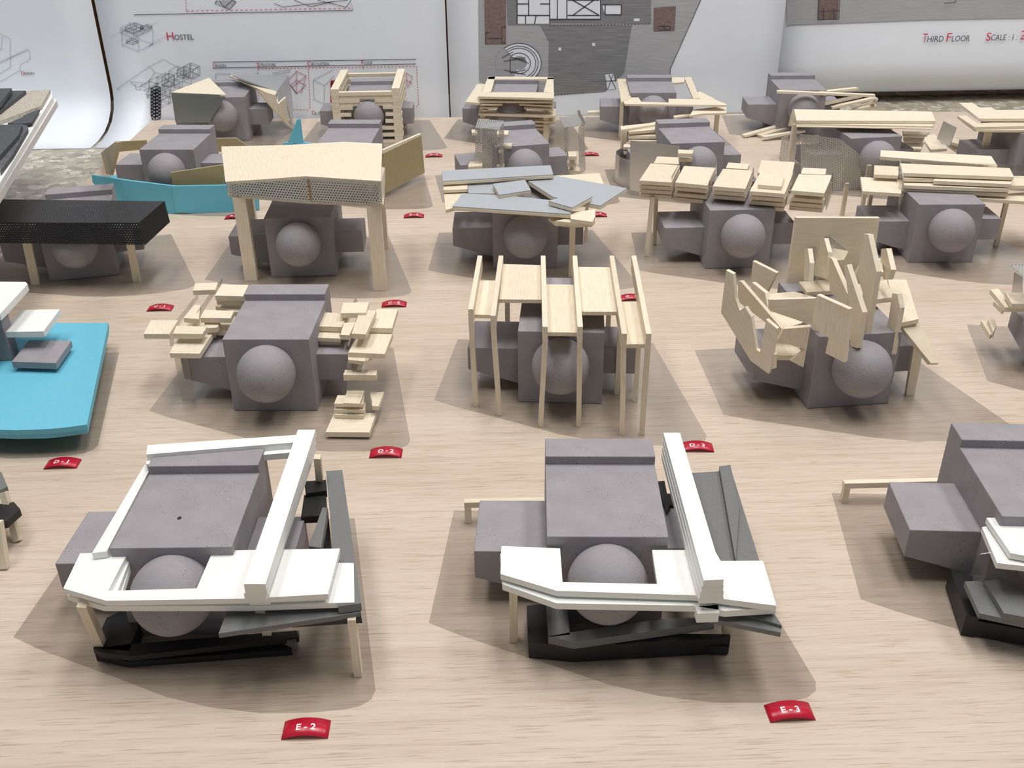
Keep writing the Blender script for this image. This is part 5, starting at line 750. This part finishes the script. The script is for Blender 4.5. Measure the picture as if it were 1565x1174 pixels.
 (1, 'dashed_line', 'red', 0.09, [(-43.42,15.98,-43.02,15.98),(-42.70,15.98,-42.30,15.98),(-41.97,15.98,-41.57,15.98),(-41.25,15.98,-40.85,15.99),(-40.52,15.99,-40.13,15.99),(-39.80,15.99,-39.40,15.99),(-39.08,15.99,-38.68,15.99),(-38.35,15.99,-37.95,15.99),(-37.63,15.99,-37.23,16.00),(-36.90,16.00,-36.50,16.00),(-36.18,16.00,-35.78,16.00),(-35.45,16.00,-35.05,16.00),(-34.73,16.00,-34.33,16.00),(-34.00,16.00,-33.60,16.01),(-33.27,16.01,-32.88,16.01),(-32.55,16.01,-32.15,16.01),(-31.82,16.01,-31.42,16.01),(-31.10,16.01,-30.70,16.01),(-30.37,16.02,-29.97,16.02),(-29.64,16.02,-29.24,16.02),(-28.92,16.02,-28.52,16.02),(-28.19,16.02,-27.79,16.02),(-27.46,16.02,-27.06,16.02),(-26.74,16.03,-26.34,16.03),(-26.01,16.03,-25.61,16.03),(-25.28,16.03,-24.88,16.03),(-24.55,16.03,-24.15,16.03),(-23.83,16.03,-23.43,16.04),(-23.10,16.04,-22.70,16.04),(-22.37,16.04,-21.97,16.04),(-21.64,16.04,-21.24,16.04),(-20.91,16.04,-20.51,16.04),(-20.18,16.04,-19.78,16.05),(-19.45,16.05,-19.05,16.05),(-43.23,17.52,-43.26,17.31),(-43.28,17.14,-43.31,16.93),(-43.33,16.75,-43.35,16.54),(-43.37,16.37,-43.40,16.15),(-33.97,7.49,-33.66,7.49),(-33.42,7.48,-33.11,7.48),(-32.87,7.48,-32.56,7.48),(-32.32,7.48,-32.02,7.48),(-31.77,7.48,-31.47,7.48),(-31.22,7.48,-30.92,7.48),(-30.67,7.48,-30.37,7.48),(-30.12,7.48,-29.82,7.48),(-29.57,7.48,-29.27,7.48),(-29.02,7.48,-28.72,7.48),(-28.47,7.47,-28.17,7.47),(-27.92,7.47,-27.62,7.47),(-27.37,7.47,-27.07,7.47),(-26.82,7.47,-26.52,7.47),(-26.27,7.47,-25.96,7.47),(-25.72,7.47,-25.41,7.47),(-25.17,7.47,-24.86,7.47),(-24.62,7.47,-24.31,7.47),(-24.06,7.47,-23.76,7.46),(-23.51,7.46,-23.21,7.46),(-22.96,7.46,-22.66,7.46),(-22.41,7.46,-22.11,7.46),(-21.86,7.46,-21.56,7.46),(-21.31,7.46,-21.00,7.46),(-20.76,7.46,-20.45,7.46),(-20.21,7.46,-19.90,7.46),(-19.65,7.46,-19.35,7.46),(-19.10,7.46,-18.80,7.45),(-18.55,7.45,-18.25,7.45),(-18.00,7.45,-17.69,7.45),(-17.45,7.45,-17.14,7.45),(-16.89,7.45,-16.59,7.45),(-16.34,7.45,-16.04,7.45),(-15.79,7.45,-15.48,7.45),(-15.24,7.45,-14.93,7.45),(-14.68,7.45,-14.38,7.45),(-14.13,7.45,-13.83,7.44),(-13.58,7.44,-13.27,7.44),(-13.02,7.44,-12.72,7.44),(-12.47,7.44,-12.17,7.44),(-11.92,7.44,-11.61,7.44),(-11.37,7.44,-11.06,7.44),(-10.81,7.44,-10.51,7.44),(-10.26,7.44,-9.95,7.44),(-33.97,7.49,-34.00,7.22),(-34.02,6.99,-34.05,6.72),(-34.07,6.50,-34.10,6.23),(-34.13,6.01,-34.16,5.73),(-34.18,5.51,-34.21,5.24),(-34.24,5.01,-34.27,4.74),(-34.29,4.51,-34.33,4.24),(-34.35,4.01,-34.38,3.74),(-34.41,3.51,-34.44,3.23),(-34.46,3.01,-34.49,2.73),(-34.52,2.50,-34.55,2.22),(-34.57,1.99,-34.61,1.71),(-34.10,1.34,-33.82,1.33),(-33.58,1.32,-33.29,1.31),(-33.06,1.30,-32.77,1.29),(-32.53,1.28,-32.24,1.27),(-32.01,1.26,-31.72,1.25),(-31.48,1.24,-31.19,1.23),(-30.96,1.23,-30.67,1.21),(-30.43,1.21,-30.14,1.20),(-29.91,1.19,-29.62,1.18),(-29.38,1.17,-29.09,1.16),(-28.86,1.15,-28.57,1.14),(-28.33,1.13,-28.04,1.12),(-27.81,1.11,-27.52,1.10),(-27.28,1.09,-26.99,1.08),(-26.29,7.36,-26.30,7.12),(-26.32,6.92,-26.33,6.68),(-26.35,6.48,-26.36,6.23),(-26.37,6.04,-26.39,5.79),(-26.40,5.59,-26.42,5.35),(-26.43,5.14,-26.45,4.90),(-26.46,4.70,-26.48,4.45),(-26.49,4.25,-26.51,4.00),(-26.52,3.80,-26.54,3.55),(-26.55,3.35,-26.57,3.10),(-26.58,2.90,-26.60,2.65),(-26.61,2.44,-26.63,2.19),(-26.64,1.99,-26.66,1.74),(-26.67,1.53,-26.69,1.28),(-18.05,7.57,-17.99,7.48),(-17.95,7.41,-17.90,7.32),(-17.86,7.25,-17.80,7.16),(-9.70,7.44,-9.71,7.20),(-9.71,7.01,-9.71,6.77),(-9.71,6.58,-9.71,6.34),(-9.71,6.15,-9.71,5.91),(-9.71,5.71,-9.71,5.48),(-9.71,5.28,-9.71,5.04),(-9.71,4.85,-9.71,4.61),(-9.71,4.41,-9.71,4.17),(-9.71,3.97,-9.71,3.73),(-9.71,3.53,-9.71,3.29),(-9.71,3.09,-9.71,2.85),(-9.71,2.65,-9.72,2.41),(-9.72,2.21,-9.72,1.97),(-9.72,1.77,-9.72,1.52),(-12.19,1.37,-11.96,1.36),(-11.78,1.36,-11.55,1.35),(-11.37,1.35,-11.14,1.35),(-10.95,1.34,-10.73,1.34),(-10.54,1.34,-10.32,1.33),(-10.13,1.33,-9.90,1.33),(-18.92,16.71,-18.88,16.53),(-18.85,16.38,-18.81,16.20),(-18.78,16.05,-18.74,15.87)]),
 (1, 'line_drawing', 'pink', 0.12, [(-29.77,5.57,-28.13,7.00),(-28.13,7.00,-26.73,6.31),(-29.77,5.57,-29.08,4.63),(-29.08,4.63,-26.73,6.31),(-29.77,5.57,-28.51,3.68),(-28.13,7.00,-28.51,3.68),(-26.73,6.31,-27.83,3.67),(-29.08,4.63,-28.51,3.68),(-28.51,3.68,-26.89,4.86),(-28.28,5.68,-26.89,4.86),(-28.28,5.68,-29.75,4.64),(-11.33,6.46,-10.41,5.91),(-10.41,5.91,-11.19,4.33),(-11.33,6.46,-11.32,4.33),(-11.39,5.40,-10.48,4.85)]),
 (1, 'line_drawing', 'faint', 0.08, [(-25.72,5.64,-22.47,7.17),(-25.72,5.64,-25.90,2.69),(-25.90,2.69,-24.47,1.99),(-24.47,1.99,-24.05,4.81),(-24.05,4.81,-25.72,5.64),(-24.05,4.81,-22.42,6.24),(-40.49,6.80,-40.63,5.88),(-40.49,6.80,-38.22,6.77),(-34.45,6.84,-34.07,6.70),(-31.78,6.79,-29.03,7.27),(-32.38,6.28,-29.07,7.01)]),
 (1, 'line_drawing', 'red', 0.2, [(-23.05,5.33,-22.38,5.53),(-22.97,5.54,-22.48,5.10),(-23.05,5.33,-23.02,5.06),(-22.41,5.53,-22.40,5.05),(-23.08,4.98,-22.41,5.18),(-23.01,5.19,-22.51,4.76),(-23.08,4.98,-23.06,4.71),(-22.44,5.18,-22.43,4.70),(-23.12,4.63,-22.45,4.84),(-23.04,4.85,-22.54,4.41),(-23.12,4.63,-23.09,4.37),(-22.47,4.84,-22.47,4.36),(-23.15,4.29,-22.48,4.49),(-23.08,4.50,-22.58,4.06),(-23.15,4.29,-23.12,4.02),(-22.51,4.49,-22.50,4.01),(-23.19,3.94,-22.51,4.14),(-23.11,4.15,-22.61,3.71),(-23.19,3.94,-23.16,3.67),(-22.54,4.14,-22.53,3.66),(-23.22,3.59,-22.55,3.79),(-23.14,3.80,-22.64,3.36),(-23.22,3.59,-23.19,3.32),(-22.57,3.79,-22.57,3.31),(-23.25,3.24,-22.58,3.44),(-23.18,3.45,-22.68,3.01),(-23.25,3.24,-23.23,2.97),(-22.61,3.44,-22.60,2.96),(-23.29,2.89,-22.61,3.09),(-23.21,3.10,-22.71,2.66),(-23.29,2.89,-23.26,2.62),(-22.64,3.09,-22.63,2.61),(-23.32,2.54,-22.65,2.74),(-23.25,2.75,-22.74,2.31),(-23.32,2.54,-23.30,2.27),(-22.68,2.74,-22.67,2.26),(-23.36,2.19,-22.68,2.39),(-23.28,2.40,-22.78,1.96),(-23.36,2.19,-23.33,1.91),(-22.71,2.39,-22.70,1.90)]),
 (1, 'line_drawing', 'ink', 0.08, [(-39.06,17.00,-37.04,16.10),(-37.04,16.10,-35.90,17.14),(-35.90,17.14,-36.53,17.43),(-39.06,17.00,-38.62,17.46),(-38.37,17.46,-37.78,16.51),(-37.79,16.39,-36.40,17.43),(-28.88,16.38,-19.37,17.19),(-30.31,16.87,-28.89,16.27),(-27.29,17.30,-24.92,16.33),(-24.92,16.33,-21.62,16.99),(-23.83,17.25,-19.71,16.20),(-19.71,16.20,-18.88,17.18)]),
 (2, 'plan_line', 'ink', 0.1, [(3.82,9.90,4.48,10.29),(4.48,10.29,5.21,10.53),(5.21,10.53,5.99,10.62),(5.99,10.62,6.78,10.54),(6.78,10.54,7.53,10.32),(7.53,10.32,8.20,9.95),(8.20,9.95,8.76,9.45),(8.76,9.45,9.18,8.86),(9.18,8.86,9.43,8.19),(9.43,8.19,9.50,7.50),(9.50,7.50,9.38,6.81),(9.38,6.81,9.09,6.16),(9.09,6.16,8.62,5.60),(8.62,5.60,8.02,5.14),(8.02,5.14,7.31,4.82),(7.31,4.82,6.53,4.65),(6.53,4.65,5.73,4.65),(5.73,4.65,4.94,4.82),(4.13,9.60,4.69,9.93),(4.69,9.93,5.33,10.14),(5.33,10.14,6.00,10.21),(6.00,10.21,6.68,10.15),(6.68,10.15,7.33,9.95),(7.33,9.95,7.91,9.63),(7.91,9.63,8.39,9.20),(8.39,9.20,8.75,8.69),(8.75,8.69,8.97,8.12),(8.97,8.12,9.03,7.52),(9.03,7.52,8.93,6.93),(8.93,6.93,8.67,6.37),(8.67,6.37,8.27,5.88),(8.27,5.88,7.75,5.49),(7.75,5.49,7.14,5.21),(7.14,5.21,6.47,5.07),(6.47,5.07,5.78,5.07),(5.78,5.07,5.10,5.21),(4.36,9.36,4.86,9.66),(4.86,9.66,5.42,9.84),(5.42,9.84,6.01,9.91),(6.01,9.91,6.61,9.85),(6.61,9.85,7.18,9.68),(7.18,9.68,7.69,9.40),(7.69,9.40,8.12,9.02),(8.12,9.02,8.43,8.57),(8.43,8.57,8.62,8.06),(8.62,8.06,8.67,7.54),(8.67,7.54,8.58,7.01),(8.58,7.01,8.36,6.52),(8.36,6.52,8.01,6.10),(8.01,6.10,7.55,5.75),(7.55,5.75,7.01,5.51),(7.01,5.51,6.42,5.38),(6.42,5.38,5.81,5.38),(5.81,5.38,5.22,5.51),(4.91,8.82,5.24,9.02),(5.24,9.02,5.63,9.15),(5.63,9.15,6.03,9.19),(6.03,9.19,6.44,9.16),(6.44,9.16,6.83,9.04),(6.83,9.04,7.18,8.84),(7.18,8.84,7.47,8.59),(7.47,8.59,7.68,8.28),(7.68,8.28,7.81,7.93),(7.81,7.93,7.85,7.57),(7.85,7.57,7.78,7.22),(7.78,7.22,7.63,6.88),(7.63,6.88,7.39,6.59),(7.39,6.59,7.08,6.36),(7.08,6.36,6.71,6.19),(6.71,6.19,6.31,6.11),(6.31,6.11,5.90,6.11),(5.90,6.11,5.49,6.19),(4.73,8.53,4.70,6.24),(4.73,8.53,7.08,8.04),(4.70,6.24,7.08,6.66),(3.72,7.98,7.08,8.49),(3.70,6.71,7.07,5.91),(5.31,8.52,7.55,7.63),(3.43,8.55,5.20,9.38)]),
 (2, 'plan_line', 'mid', 0.07, [(4.52,4.74,4.14,4.93),(3.79,5.15,3.47,5.40),(3.19,5.69,2.95,6.00),(2.75,6.34,2.59,6.69),(2.49,7.05,2.43,7.42),(2.42,7.79,2.46,8.16),(2.55,8.52,2.69,8.87),(2.88,9.21,3.10,9.52),(3.37,9.80,3.67,10.06)]),
 (2, 'plan_line', 'ink', 0.16, [(5.82,13.45,5.86,20.04),(10.69,19.98,10.75,13.38),(13.24,19.94,13.35,14.00),(13.41,16.73,18.19,16.66),(13.45,14.55,18.26,14.48),(14.16,16.72,18.26,14.48),(14.21,14.54,17.33,16.67),(18.25,19.87,18.46,13.93),(5.83,14.66,10.74,14.59),(7.10,14.64,7.09,13.43),(8.71,14.62,8.43,13.41),(7.56,20.02,7.56,14.63),(10.74,14.04,18.46,13.93),(18.62,16.00,21.50,15.96),(21.50,15.96,21.57,14.54),(19.13,14.58,21.57,14.54),(19.08,16.00,19.13,14.58),(5.84,16.29,7.56,16.27),(9.28,16.25,10.72,16.22),(11.85,17.83,11.90,14.02)]),
 (2, 'plan_line', 'ink', 0.1, [(29.57,6.41,33.50,16.45),(29.57,6.41,29.67,4.96),(20.05,5.70,21.22,3.51),(20.76,5.86,19.90,3.42),(19.49,4.71,21.17,4.80),(1.05,12.25,1.01,10.74),(1.05,12.25,1.63,12.24),(3.50,13.04,4.13,13.03),(3.50,13.04,3.46,10.70),(3.46,10.70,4.11,10.69),(1.43,11.41,3.47,11.37),(27.37,12.80,29.13,12.77),(27.40,12.24,29.16,12.22),(27.37,12.80,27.40,12.24),(29.13,12.77,29.16,12.22),(27.95,12.79,28.58,12.22),(10.55,2.63,10.82,2.64),(11.05,2.66,11.32,2.67),(11.55,2.68,11.82,2.70),(12.05,2.71,12.32,2.72),(12.55,2.73,12.82,2.75),(13.05,2.76,13.32,2.77),(13.55,2.79,13.82,2.80),(14.05,2.81,14.33,2.83),(14.55,2.84,14.83,2.85),(15.05,2.86,15.33,2.88),(15.55,2.89,15.83,2.90),(16.05,2.92,16.33,2.93),(10.75,13.16,11.03,13.16),(11.26,13.16,11.54,13.16),(11.78,13.16,12.06,13.16),(12.29,13.16,12.57,13.16),(12.80,13.16,13.08,13.16),(13.32,13.16,13.60,13.16),(13.83,13.16,14.11,13.16),(14.34,13.15,14.63,13.15),(14.86,13.15,15.14,13.15),(15.37,13.15,15.65,13.15),(15.88,13.15,16.17,13.15),(16.40,13.15,16.68,13.15),(16.91,13.15,17.19,13.15),(17.43,13.15,17.71,13.15),(17.94,13.15,18.22,13.15),(18.45,13.15,18.74,13.15),(18.97,13.15,19.25,13.15),(19.48,13.15,19.77,13.15),(20.00,13.15,20.28,13.15),(20.51,13.15,20.80,13.15),(21.03,13.15,21.31,13.15),(21.54,13.15,21.83,13.15),(22.06,13.15,22.34,13.15),(22.57,13.15,22.86,13.15),(23.09,13.15,23.37,13.15),(23.60,13.15,23.89,13.15),(24.12,13.15,24.40,13.15),(24.63,13.15,24.92,13.15),(25.15,13.15,25.43,13.15),(25.66,13.15,25.95,13.15)]),
 (3, 'plan_line', 'ink', 0.12, [(53.20,12.56,56.46,12.63),(53.20,12.56,52.54,18.84),(56.46,12.63,55.81,18.80),(53.26,13.81,56.27,13.88),(54.05,12.55,53.78,14.37),(55.73,12.64,55.47,14.35),(72.72,14.78,74.51,14.87),(74.51,14.87,74.44,15.21)]),
]
POSTER_FILLS = [
 (1, 'printed_sketch', 'midfill', [(-39.02, 17.23), (-37.88, 17.45), (-36.04, 17.42), (-35.9, 17.19), (-37.04, 16.1)], 0),
 (2, 'site_plan', 'planlight', [(0.2, 20.12), (34.66, 19.65), (33.5, 16.45), (29.57, 6.41), (29.67, 4.96), (19.49, 4.83), (9.35, 1.94), (-0.19, 4.87), (-0.02, 15.84)], 0),
 (2, 'site_plan_paving', 'plandark', [(10.63, 13.49), (26.18, 13.15), (25.98, 16.55), (28.64, 19.74), (4.16, 20.06), (4.37, 13.25), (9.3, 13.18), (10.66, 10.7), (10.55, 2.63), (19.55, 3.07), (22.43, 5.95), (23.27, 12.97), (10.63, 13.27)], 1),
 (2, 'site_plan_roof', 'planbrown', [(0.94, 20.11), (4.22, 20.06), (4.1, 10.52), (0.89, 10.52)], 2),
 (2, 'site_plan_roof', 'planbrown', [(26.45, 15.46), (29.8, 15.63), (29.88, 12.09), (26.6, 12.03)], 2),
 (2, 'site_plan_building', 'paper', [(5.86, 20.04), (18.37, 19.87), (18.46, 13.93), (10.74, 13.93), (10.75, 13.38), (5.82, 13.45)], 2),
 (2, 'site_plan_building', 'paper', [(18.62, 16.0), (21.5, 15.96), (21.57, 14.54), (19.13, 14.58)], 2),
 (2, 'site_plan_building', 'paper', [(23.51, 13.96), (24.39, 13.95), (24.41, 13.56), (23.53, 13.58)], 2),
 (2, 'site_plan_building', 'paper', [(19.46, 5.71), (20.76, 5.86), (21.22, 3.51), (19.9, 3.42)], 2),
 (2, 'site_plan_building', 'paper', [(12.13, 9.89), (12.54, 9.89), (12.55, 9.43), (12.14, 9.44)], 2),
 (2, 'site_plan_building', 'paper', [(17.28, 10.49), (17.75, 10.48), (17.77, 10.03), (17.3, 10.04)], 2),
 (2, 'site_plan_circle', 'paper', [(3.82, 9.9), (4.48, 10.29), (5.21, 10.53), (5.99, 10.62), (6.78, 10.54), (7.53, 10.32), (8.2, 9.95), (8.76, 9.45), (9.18, 8.86), (9.43, 8.19), (9.5, 7.5), (9.38, 6.81), (9.09, 6.16), (8.62, 5.6), (8.02, 5.14), (7.31, 4.82), (6.53, 4.65), (5.73, 4.65), (4.94, 4.82), (5.69, 6.68), (5.96, 6.63), (6.23, 6.63), (6.5, 6.68), (6.74, 6.79), (6.95, 6.95), (7.11, 7.14), (7.21, 7.36), (7.26, 7.6), (7.23, 7.84), (7.15, 8.07), (7.0, 8.28), (6.81, 8.45), (6.58, 8.58), (6.32, 8.66), (6.05, 8.68), (5.78, 8.65), (5.52, 8.57), (5.3, 8.43)], 2),
 (3, 'floor_plan_print', 'planlight', [(47.61, 18.91), (92.69, 18.31), (94.31, 12.36), (82.06, 12.37), (69.87, 12.32), (48.82, 11.82), (48.42, 11.6)], 0),
 (3, 'floor_plan_roof', 'planbrown', [(52.54, 18.84), (55.81, 18.8), (56.34, 12.63), (53.2, 12.56)], 1),
]

# ------------------------------------------------------------------ the foam block every model shares
BW, BDEP, BH, RD, RH = 6.58, 8.97, 6.28, 2.01, .58
def bevelled(name, verts, faces, off=.05):
    bm = bmesh.new(); vs = [bm.verts.new(Vector(v) * CM) for v in verts]
    for f in faces: bm.faces.new([vs[i] for i in f])
    bmesh.ops.recalc_face_normals(bm, faces=bm.faces)
    bmesh.ops.bevel(bm, geom=list(bm.edges), offset=off * CM, segments=2, affect='EDGES', profile=.5)
    return mesh_from_bm(name, bm, 'foam')
HEX = [(0, 1, 2, 3), (7, 6, 5, 4), (0, 4, 5, 1), (1, 5, 6, 2), (2, 6, 7, 3), (3, 7, 4, 0)]
def boxv(x0, x1, y0, y1, z0, z1): return [(x0, y0, z0), (x1, y0, z0), (x1, y1, z0), (x0, y1, z0), (x0, y0, z1), (x1, y0, z1), (x1, y1, z1), (x0, y1, z1)]
h = BW / 2
ME_BLOCK = bevelled('foam_block', boxv(-h, h, 0, BDEP, .03, BH), HEX)
ME_STEP = bevelled('roof_step', boxv(-h, h, BDEP - RD, BDEP, BH - .1, BH + RH), HEX)
lw = [(-h - 4.11, 1.66, 1.97), (-h + .2, 1.66, .67), (-h + .2, 6.53, .67), (-h - 4.0, 6.53, 1.97), (-h - 4.11, 1.66, 3.92), (-h + .2, 1.66, 3.92), (-h + .2, 6.53, 3.92), (-h - 4.0, 6.53, 3.92)]
ME_LWING = bevelled('foam_wing', lw, HEX)
ME_RWING = bevelled('foam_wing', boxv(h - .2, h + 2.75, 1.72, 5.5, 1.82, 4.13), HEX)
bm = bmesh.new(); bmesh.ops.create_uvsphere(bm, u_segments=40, v_segments=24, radius=2.19 * CM, matrix=Matrix.Translation((0, -1.06 * CM, 3.89 * CM)))
ME_DOME = mesh_from_bm('foam_sphere', bm, 'foam', True)
OUTLINE = [(-10, 0), (-9.3, 10.7), (7.95, 10.7), (11, -4.3), (10.85, -4.95), (10.3, -5.4), (9.5, -5.62), (7.7, -5.8), (5.3, -5.8), (2.5, -5.35), (0, -4.6), (-3.2, -3.15), (-8.1, -1)]
for nm, label, (x, y, a), foam, base, parts in MODELS:
    root = empty(nm, x, y, 0 if base else -.95, a, label, 'model', 'foam block study models on the board' if base else None)
    if base: prism('base_sheet', [(px, py, .03) for px, py in OUTLINE], (0, 0, -.02), 'smoky', root)
    if foam:
        bo = link('foam_block', ME_BLOCK, root)
        link('roof_step', ME_STEP, bo); link('foam_sphere', ME_DOME, bo); link('foam_wing', ME_LWING, bo); link('foam_wing', ME_RWING, bo)
    for pn, mat, pts, ext in parts:
        if not base: pts = [(p[0], p[1], p[2] + .95) for p in pts]
        prism(pn, pts, ext, mat, root)

# ------------------------------------------------------------------ lettering
def text_mesh(body, size, width=0, mat='ink', align='LEFT', bold=0):
    cu = bpy.data.curves.new('lettering', 'FONT'); cu.body = body; cu.size = size * CM; cu.align_x = align
    cu.extrude = .00004; cu.resolution_u = 3; cu.offset = bold * CM
    t = bpy.data.objects.new('lettering', cu); COL.objects.link(t)
    dg = bpy.context.evaluated_depsgraph_get(); dg.update()
    me = bpy.data.meshes.new_from_object(t.evaluated_get(dg)); bpy.data.objects.remove(t); bpy.data.curves.remove(cu)
    me.materials.clear(); me.materials.append(MATS[mat])
    if width and len(me.vertices):
        xs = [v.co.x for v in me.vertices]; k = width * CM / max(1e-6, max(xs) - min(xs)); x0 = min(xs)
        for v in me.vertices: v.co.x = (v.co.x - x0) * k
    return me

# ------------------------------------------------------------------ red tags
ARCH = .26
def tag(code, x, y, rot, label, w=2.35, d=1.15):
    root = empty('red_tag', x, y, 0.01, rot, label, 'tag', 'red number tags on the plywood')
    bm = bmesh.new(); n = 10; rows = []
    for i in range(n + 1):
        t = -1 + 2 * i / n; z = ARCH * (1 - t * t) + .01
        rows.append([bm.verts.new(Vector(p) * CM) for p in ((t * w / 2, -d / 2, z), (t * w / 2, d / 2, z), (t * w / 2, d / 2, z + .03), (t * w / 2, -d / 2, z + .03))])
    for i in range(n):
        for j in range(4): bm.faces.new((rows[i][j], rows[i + 1][j], rows[i + 1][(j + 1) % 4], rows[i][(j + 1) % 4]))
    bm.faces.new(rows[0]); bm.faces.new(rows[-1][::-1])
    link('tag_card', mesh_from_bm('tag_card', bm, 'tag_red', True), root)
    me = text_mesh(code.replace('-', ' - '), .54, 0, 'tag_white', 'CENTER', .012)
    for v in me.vertices:
        t = v.co.x / (w / 2 * CM); v.co.z += (ARCH * (1 - t * t) + .045) * CM; v.co.y -= .20 * CM
    link('lettering', me, root)
for code, x, y, rot, lab in (
    ('E-2', -9.6, 35.7, -.01, 'red tag E-2 at the very front of the board, left of centre'), ('E-3', 15.1, 35.8, .03, 'red tag E-3 at the very front of the board, right of centre'),
    ('D-1', -30.7, 60.7, .0, 'red tag D-1 in front of the sky-blue slab'), ('D-2', -7.5, 61.0, -.03, 'red tag D-2 behind the front white-framed model'),
    ('D-3', 15.2, 60.7, -.06, 'red tag D-3 beside the tall white beam end'), ('C-1', -30.9, 87.1, .0, 'red tag C-1 beside the wooden plates, below black perforated box'),
    ('C-2', -8.7, 86.8, .0, 'red tag C-2 in front of the right canopy leg'), ('C-3', 14.0, 87.0, .0, 'red tag C-3 mostly hidden behind the wooden trays'),
    ('B-1', -29.0, 112.1, .0, 'red tag B-1 half hidden by the left canopy leg'), ('B-2', -8.1, 111.3, .0, 'red tag B-2 between folded canopy and silver planks'),
    ('B-3', 13.2, 110.3, .0, 'red tag B-3 half hidden behind the silver planks'), ('A-2', -6.6, 135.3, .0, 'red tag A-2 in front of the log-cabin model'),
    ('A-3', 14.9, 134.5, .0, 'red tag A-3 behind the upright perforated strip')):
    tag(code, x, y, rot, lab)

# ------------------------------------------------------------------ posters behind the board
YP, Y4 = 158.0, 163.0
def sheet(name, xs, profile, parent):
    """paper: columns xs, profile(x) -> [(y, z)...], with a real thickness"""
    bm = bmesh.new(); grid = [[bm.verts.new(Vector((x, y, z)) * CM) for y, z in profile(x)] for x in xs]
    for i in range(len(xs) - 1):
        for j in range(len(grid[0]) - 1): bm.faces.new((grid[i][j], grid[i + 1][j], grid[i + 1][j + 1], grid[i][j + 1]))
    me = mesh_from_bm(name, bm, 'paper', True); o = link(name, me, parent)
    s = o.modifiers.new('thickness', 'SOLIDIFY'); s.thickness = .02 * CM; s.offset = 0
    return o
CURL = [(YP, 75), (YP, 40), (YP, 12), (YP, 5), (YP - .3, 3.4), (YP - 1.2, 1.9), (YP - 3, .6), (YP - 5.5, -.3), (YP - 8.5, -.8), (YP - 12.3, -.9)]
STRAIGHT = [(YP, z) for z in (75, 40, 12, 5, 3.6, 2.4, 1.3, .4, -.3, -.9)]
ROLLED = [(Y4 + .6, 75), (Y4 + .2, 40), (Y4, 14), (Y4 - .4, 9), (Y4 - .6, 6), (Y4 - .5, 4), (Y4 + .2, 2.2), (Y4 + 1.6, .9), (Y4 + 3.4, .3), (Y4 + 6, .2)]
def blend(a, b, t): return [(p[0] * (1 - t) + q[0] * t, p[1] * (1 - t) + q[1] * t) for p, q in zip(a, b)]
GAP = -56.87
PX = [(-125, GAP - .25), (GAP + .25, -4.98), (-4.72, 46.5), (46.2, 118)]
PLAB = ['white poster with faint outline drawing and the word DESIGN, leftmost on the wall', 'white poster headed HOSTEL with wireframe drawings, behind the back left models',
        'poster with large grey site plan and round stair drawing, behind the back middle models', 'poster reading THIRD FLOOR, its lower edge rolled up, behind the back right models']
POSTERS = []
for i, (x0, x1) in enumerate(PX):
    root = empty('hanging_poster', (x0 + x1) / 2, Y4 if i == 3 else YP, -.9, 0, PLAB[i], 'poster')
    root.location.z = 0; loc = root.location.copy()
    xs = [x0 + (x1 - x0) * k / 12 for k in range(13)]
    if i == 1: xs = sorted(set(xs + [-51.9, -51.5, -51.0]))
    o = sheet('paper_sheet', xs, (lambda x: CURL) if i == 0 else (lambda x: CURL if x < -51.6 else STRAIGHT) if i == 1 else (lambda x: STRAIGHT) if i == 2 else (lambda x: ROLLED), root)
    for v in o.data.vertices: v.co -= loc
    POSTERS.append((root, loc))
def to_poster(i, o):
    o.parent = POSTERS[i][0]; return o
for i, s, x, z, size, mat, wid in POSTER_TEXT:
    me = text_mesh(s, size, wid, mat); root, loc = POSTERS[i]
    o = link('lettering', me, root); o.rotation_euler = (math.pi / 2, 0, 0)
    o.location = Vector((x * CM, ((Y4 - .66) if i == 3 else YP - .11) * CM, z * CM)) - loc
for i, name, mat, wd, segs in POSTER_LINES:
    bm = bmesh.new(); root, loc = POSTERS[i]; y = (Y4 - .62 if i == 3 else YP - .10)
    for x0, z0, x1, z1 in segs:
        d = Vector((x1 - x0, 0, z1 - z0))
        if d.length < 1e-4: continue
        n = Vector((-d.z, 0, d.x)).normalized() * wd / 2
        a = Vector((x0, y, z0)); b = Vector((x1, y, z1))
        bm.faces.new([bm.verts.new(p * CM - loc) for p in (a + n, b + n, b - n, a - n)])
    me = bpy.data.meshes.new(name); bm.to_mesh(me); bm.free(); me.materials.append(MATS[mat]); link(name, me, root)['kind'] = 'stuff'
for i, name, mat, pts, lift in POSTER_FILLS:
    bm = bmesh.new(); root, loc = POSTERS[i]; y = (Y4 - .3 if i == 3 else YP - .025) - lift * .02
    vs = [bm.verts.new(Vector((x, y, z)) * CM - loc) for x, z in pts]
    for tri in tessellate_polygon([[Vector((x, z, 0)) for x, z in pts]]): bm.faces.new([vs[k] for k in tri])
    bmesh.ops.recalc_face_normals(bm, faces=bm.faces)
    me = bpy.data.meshes.new(name); bm.to_mesh(me); bm.free(); me.materials.append(MATS[mat]); link(name, me, root)
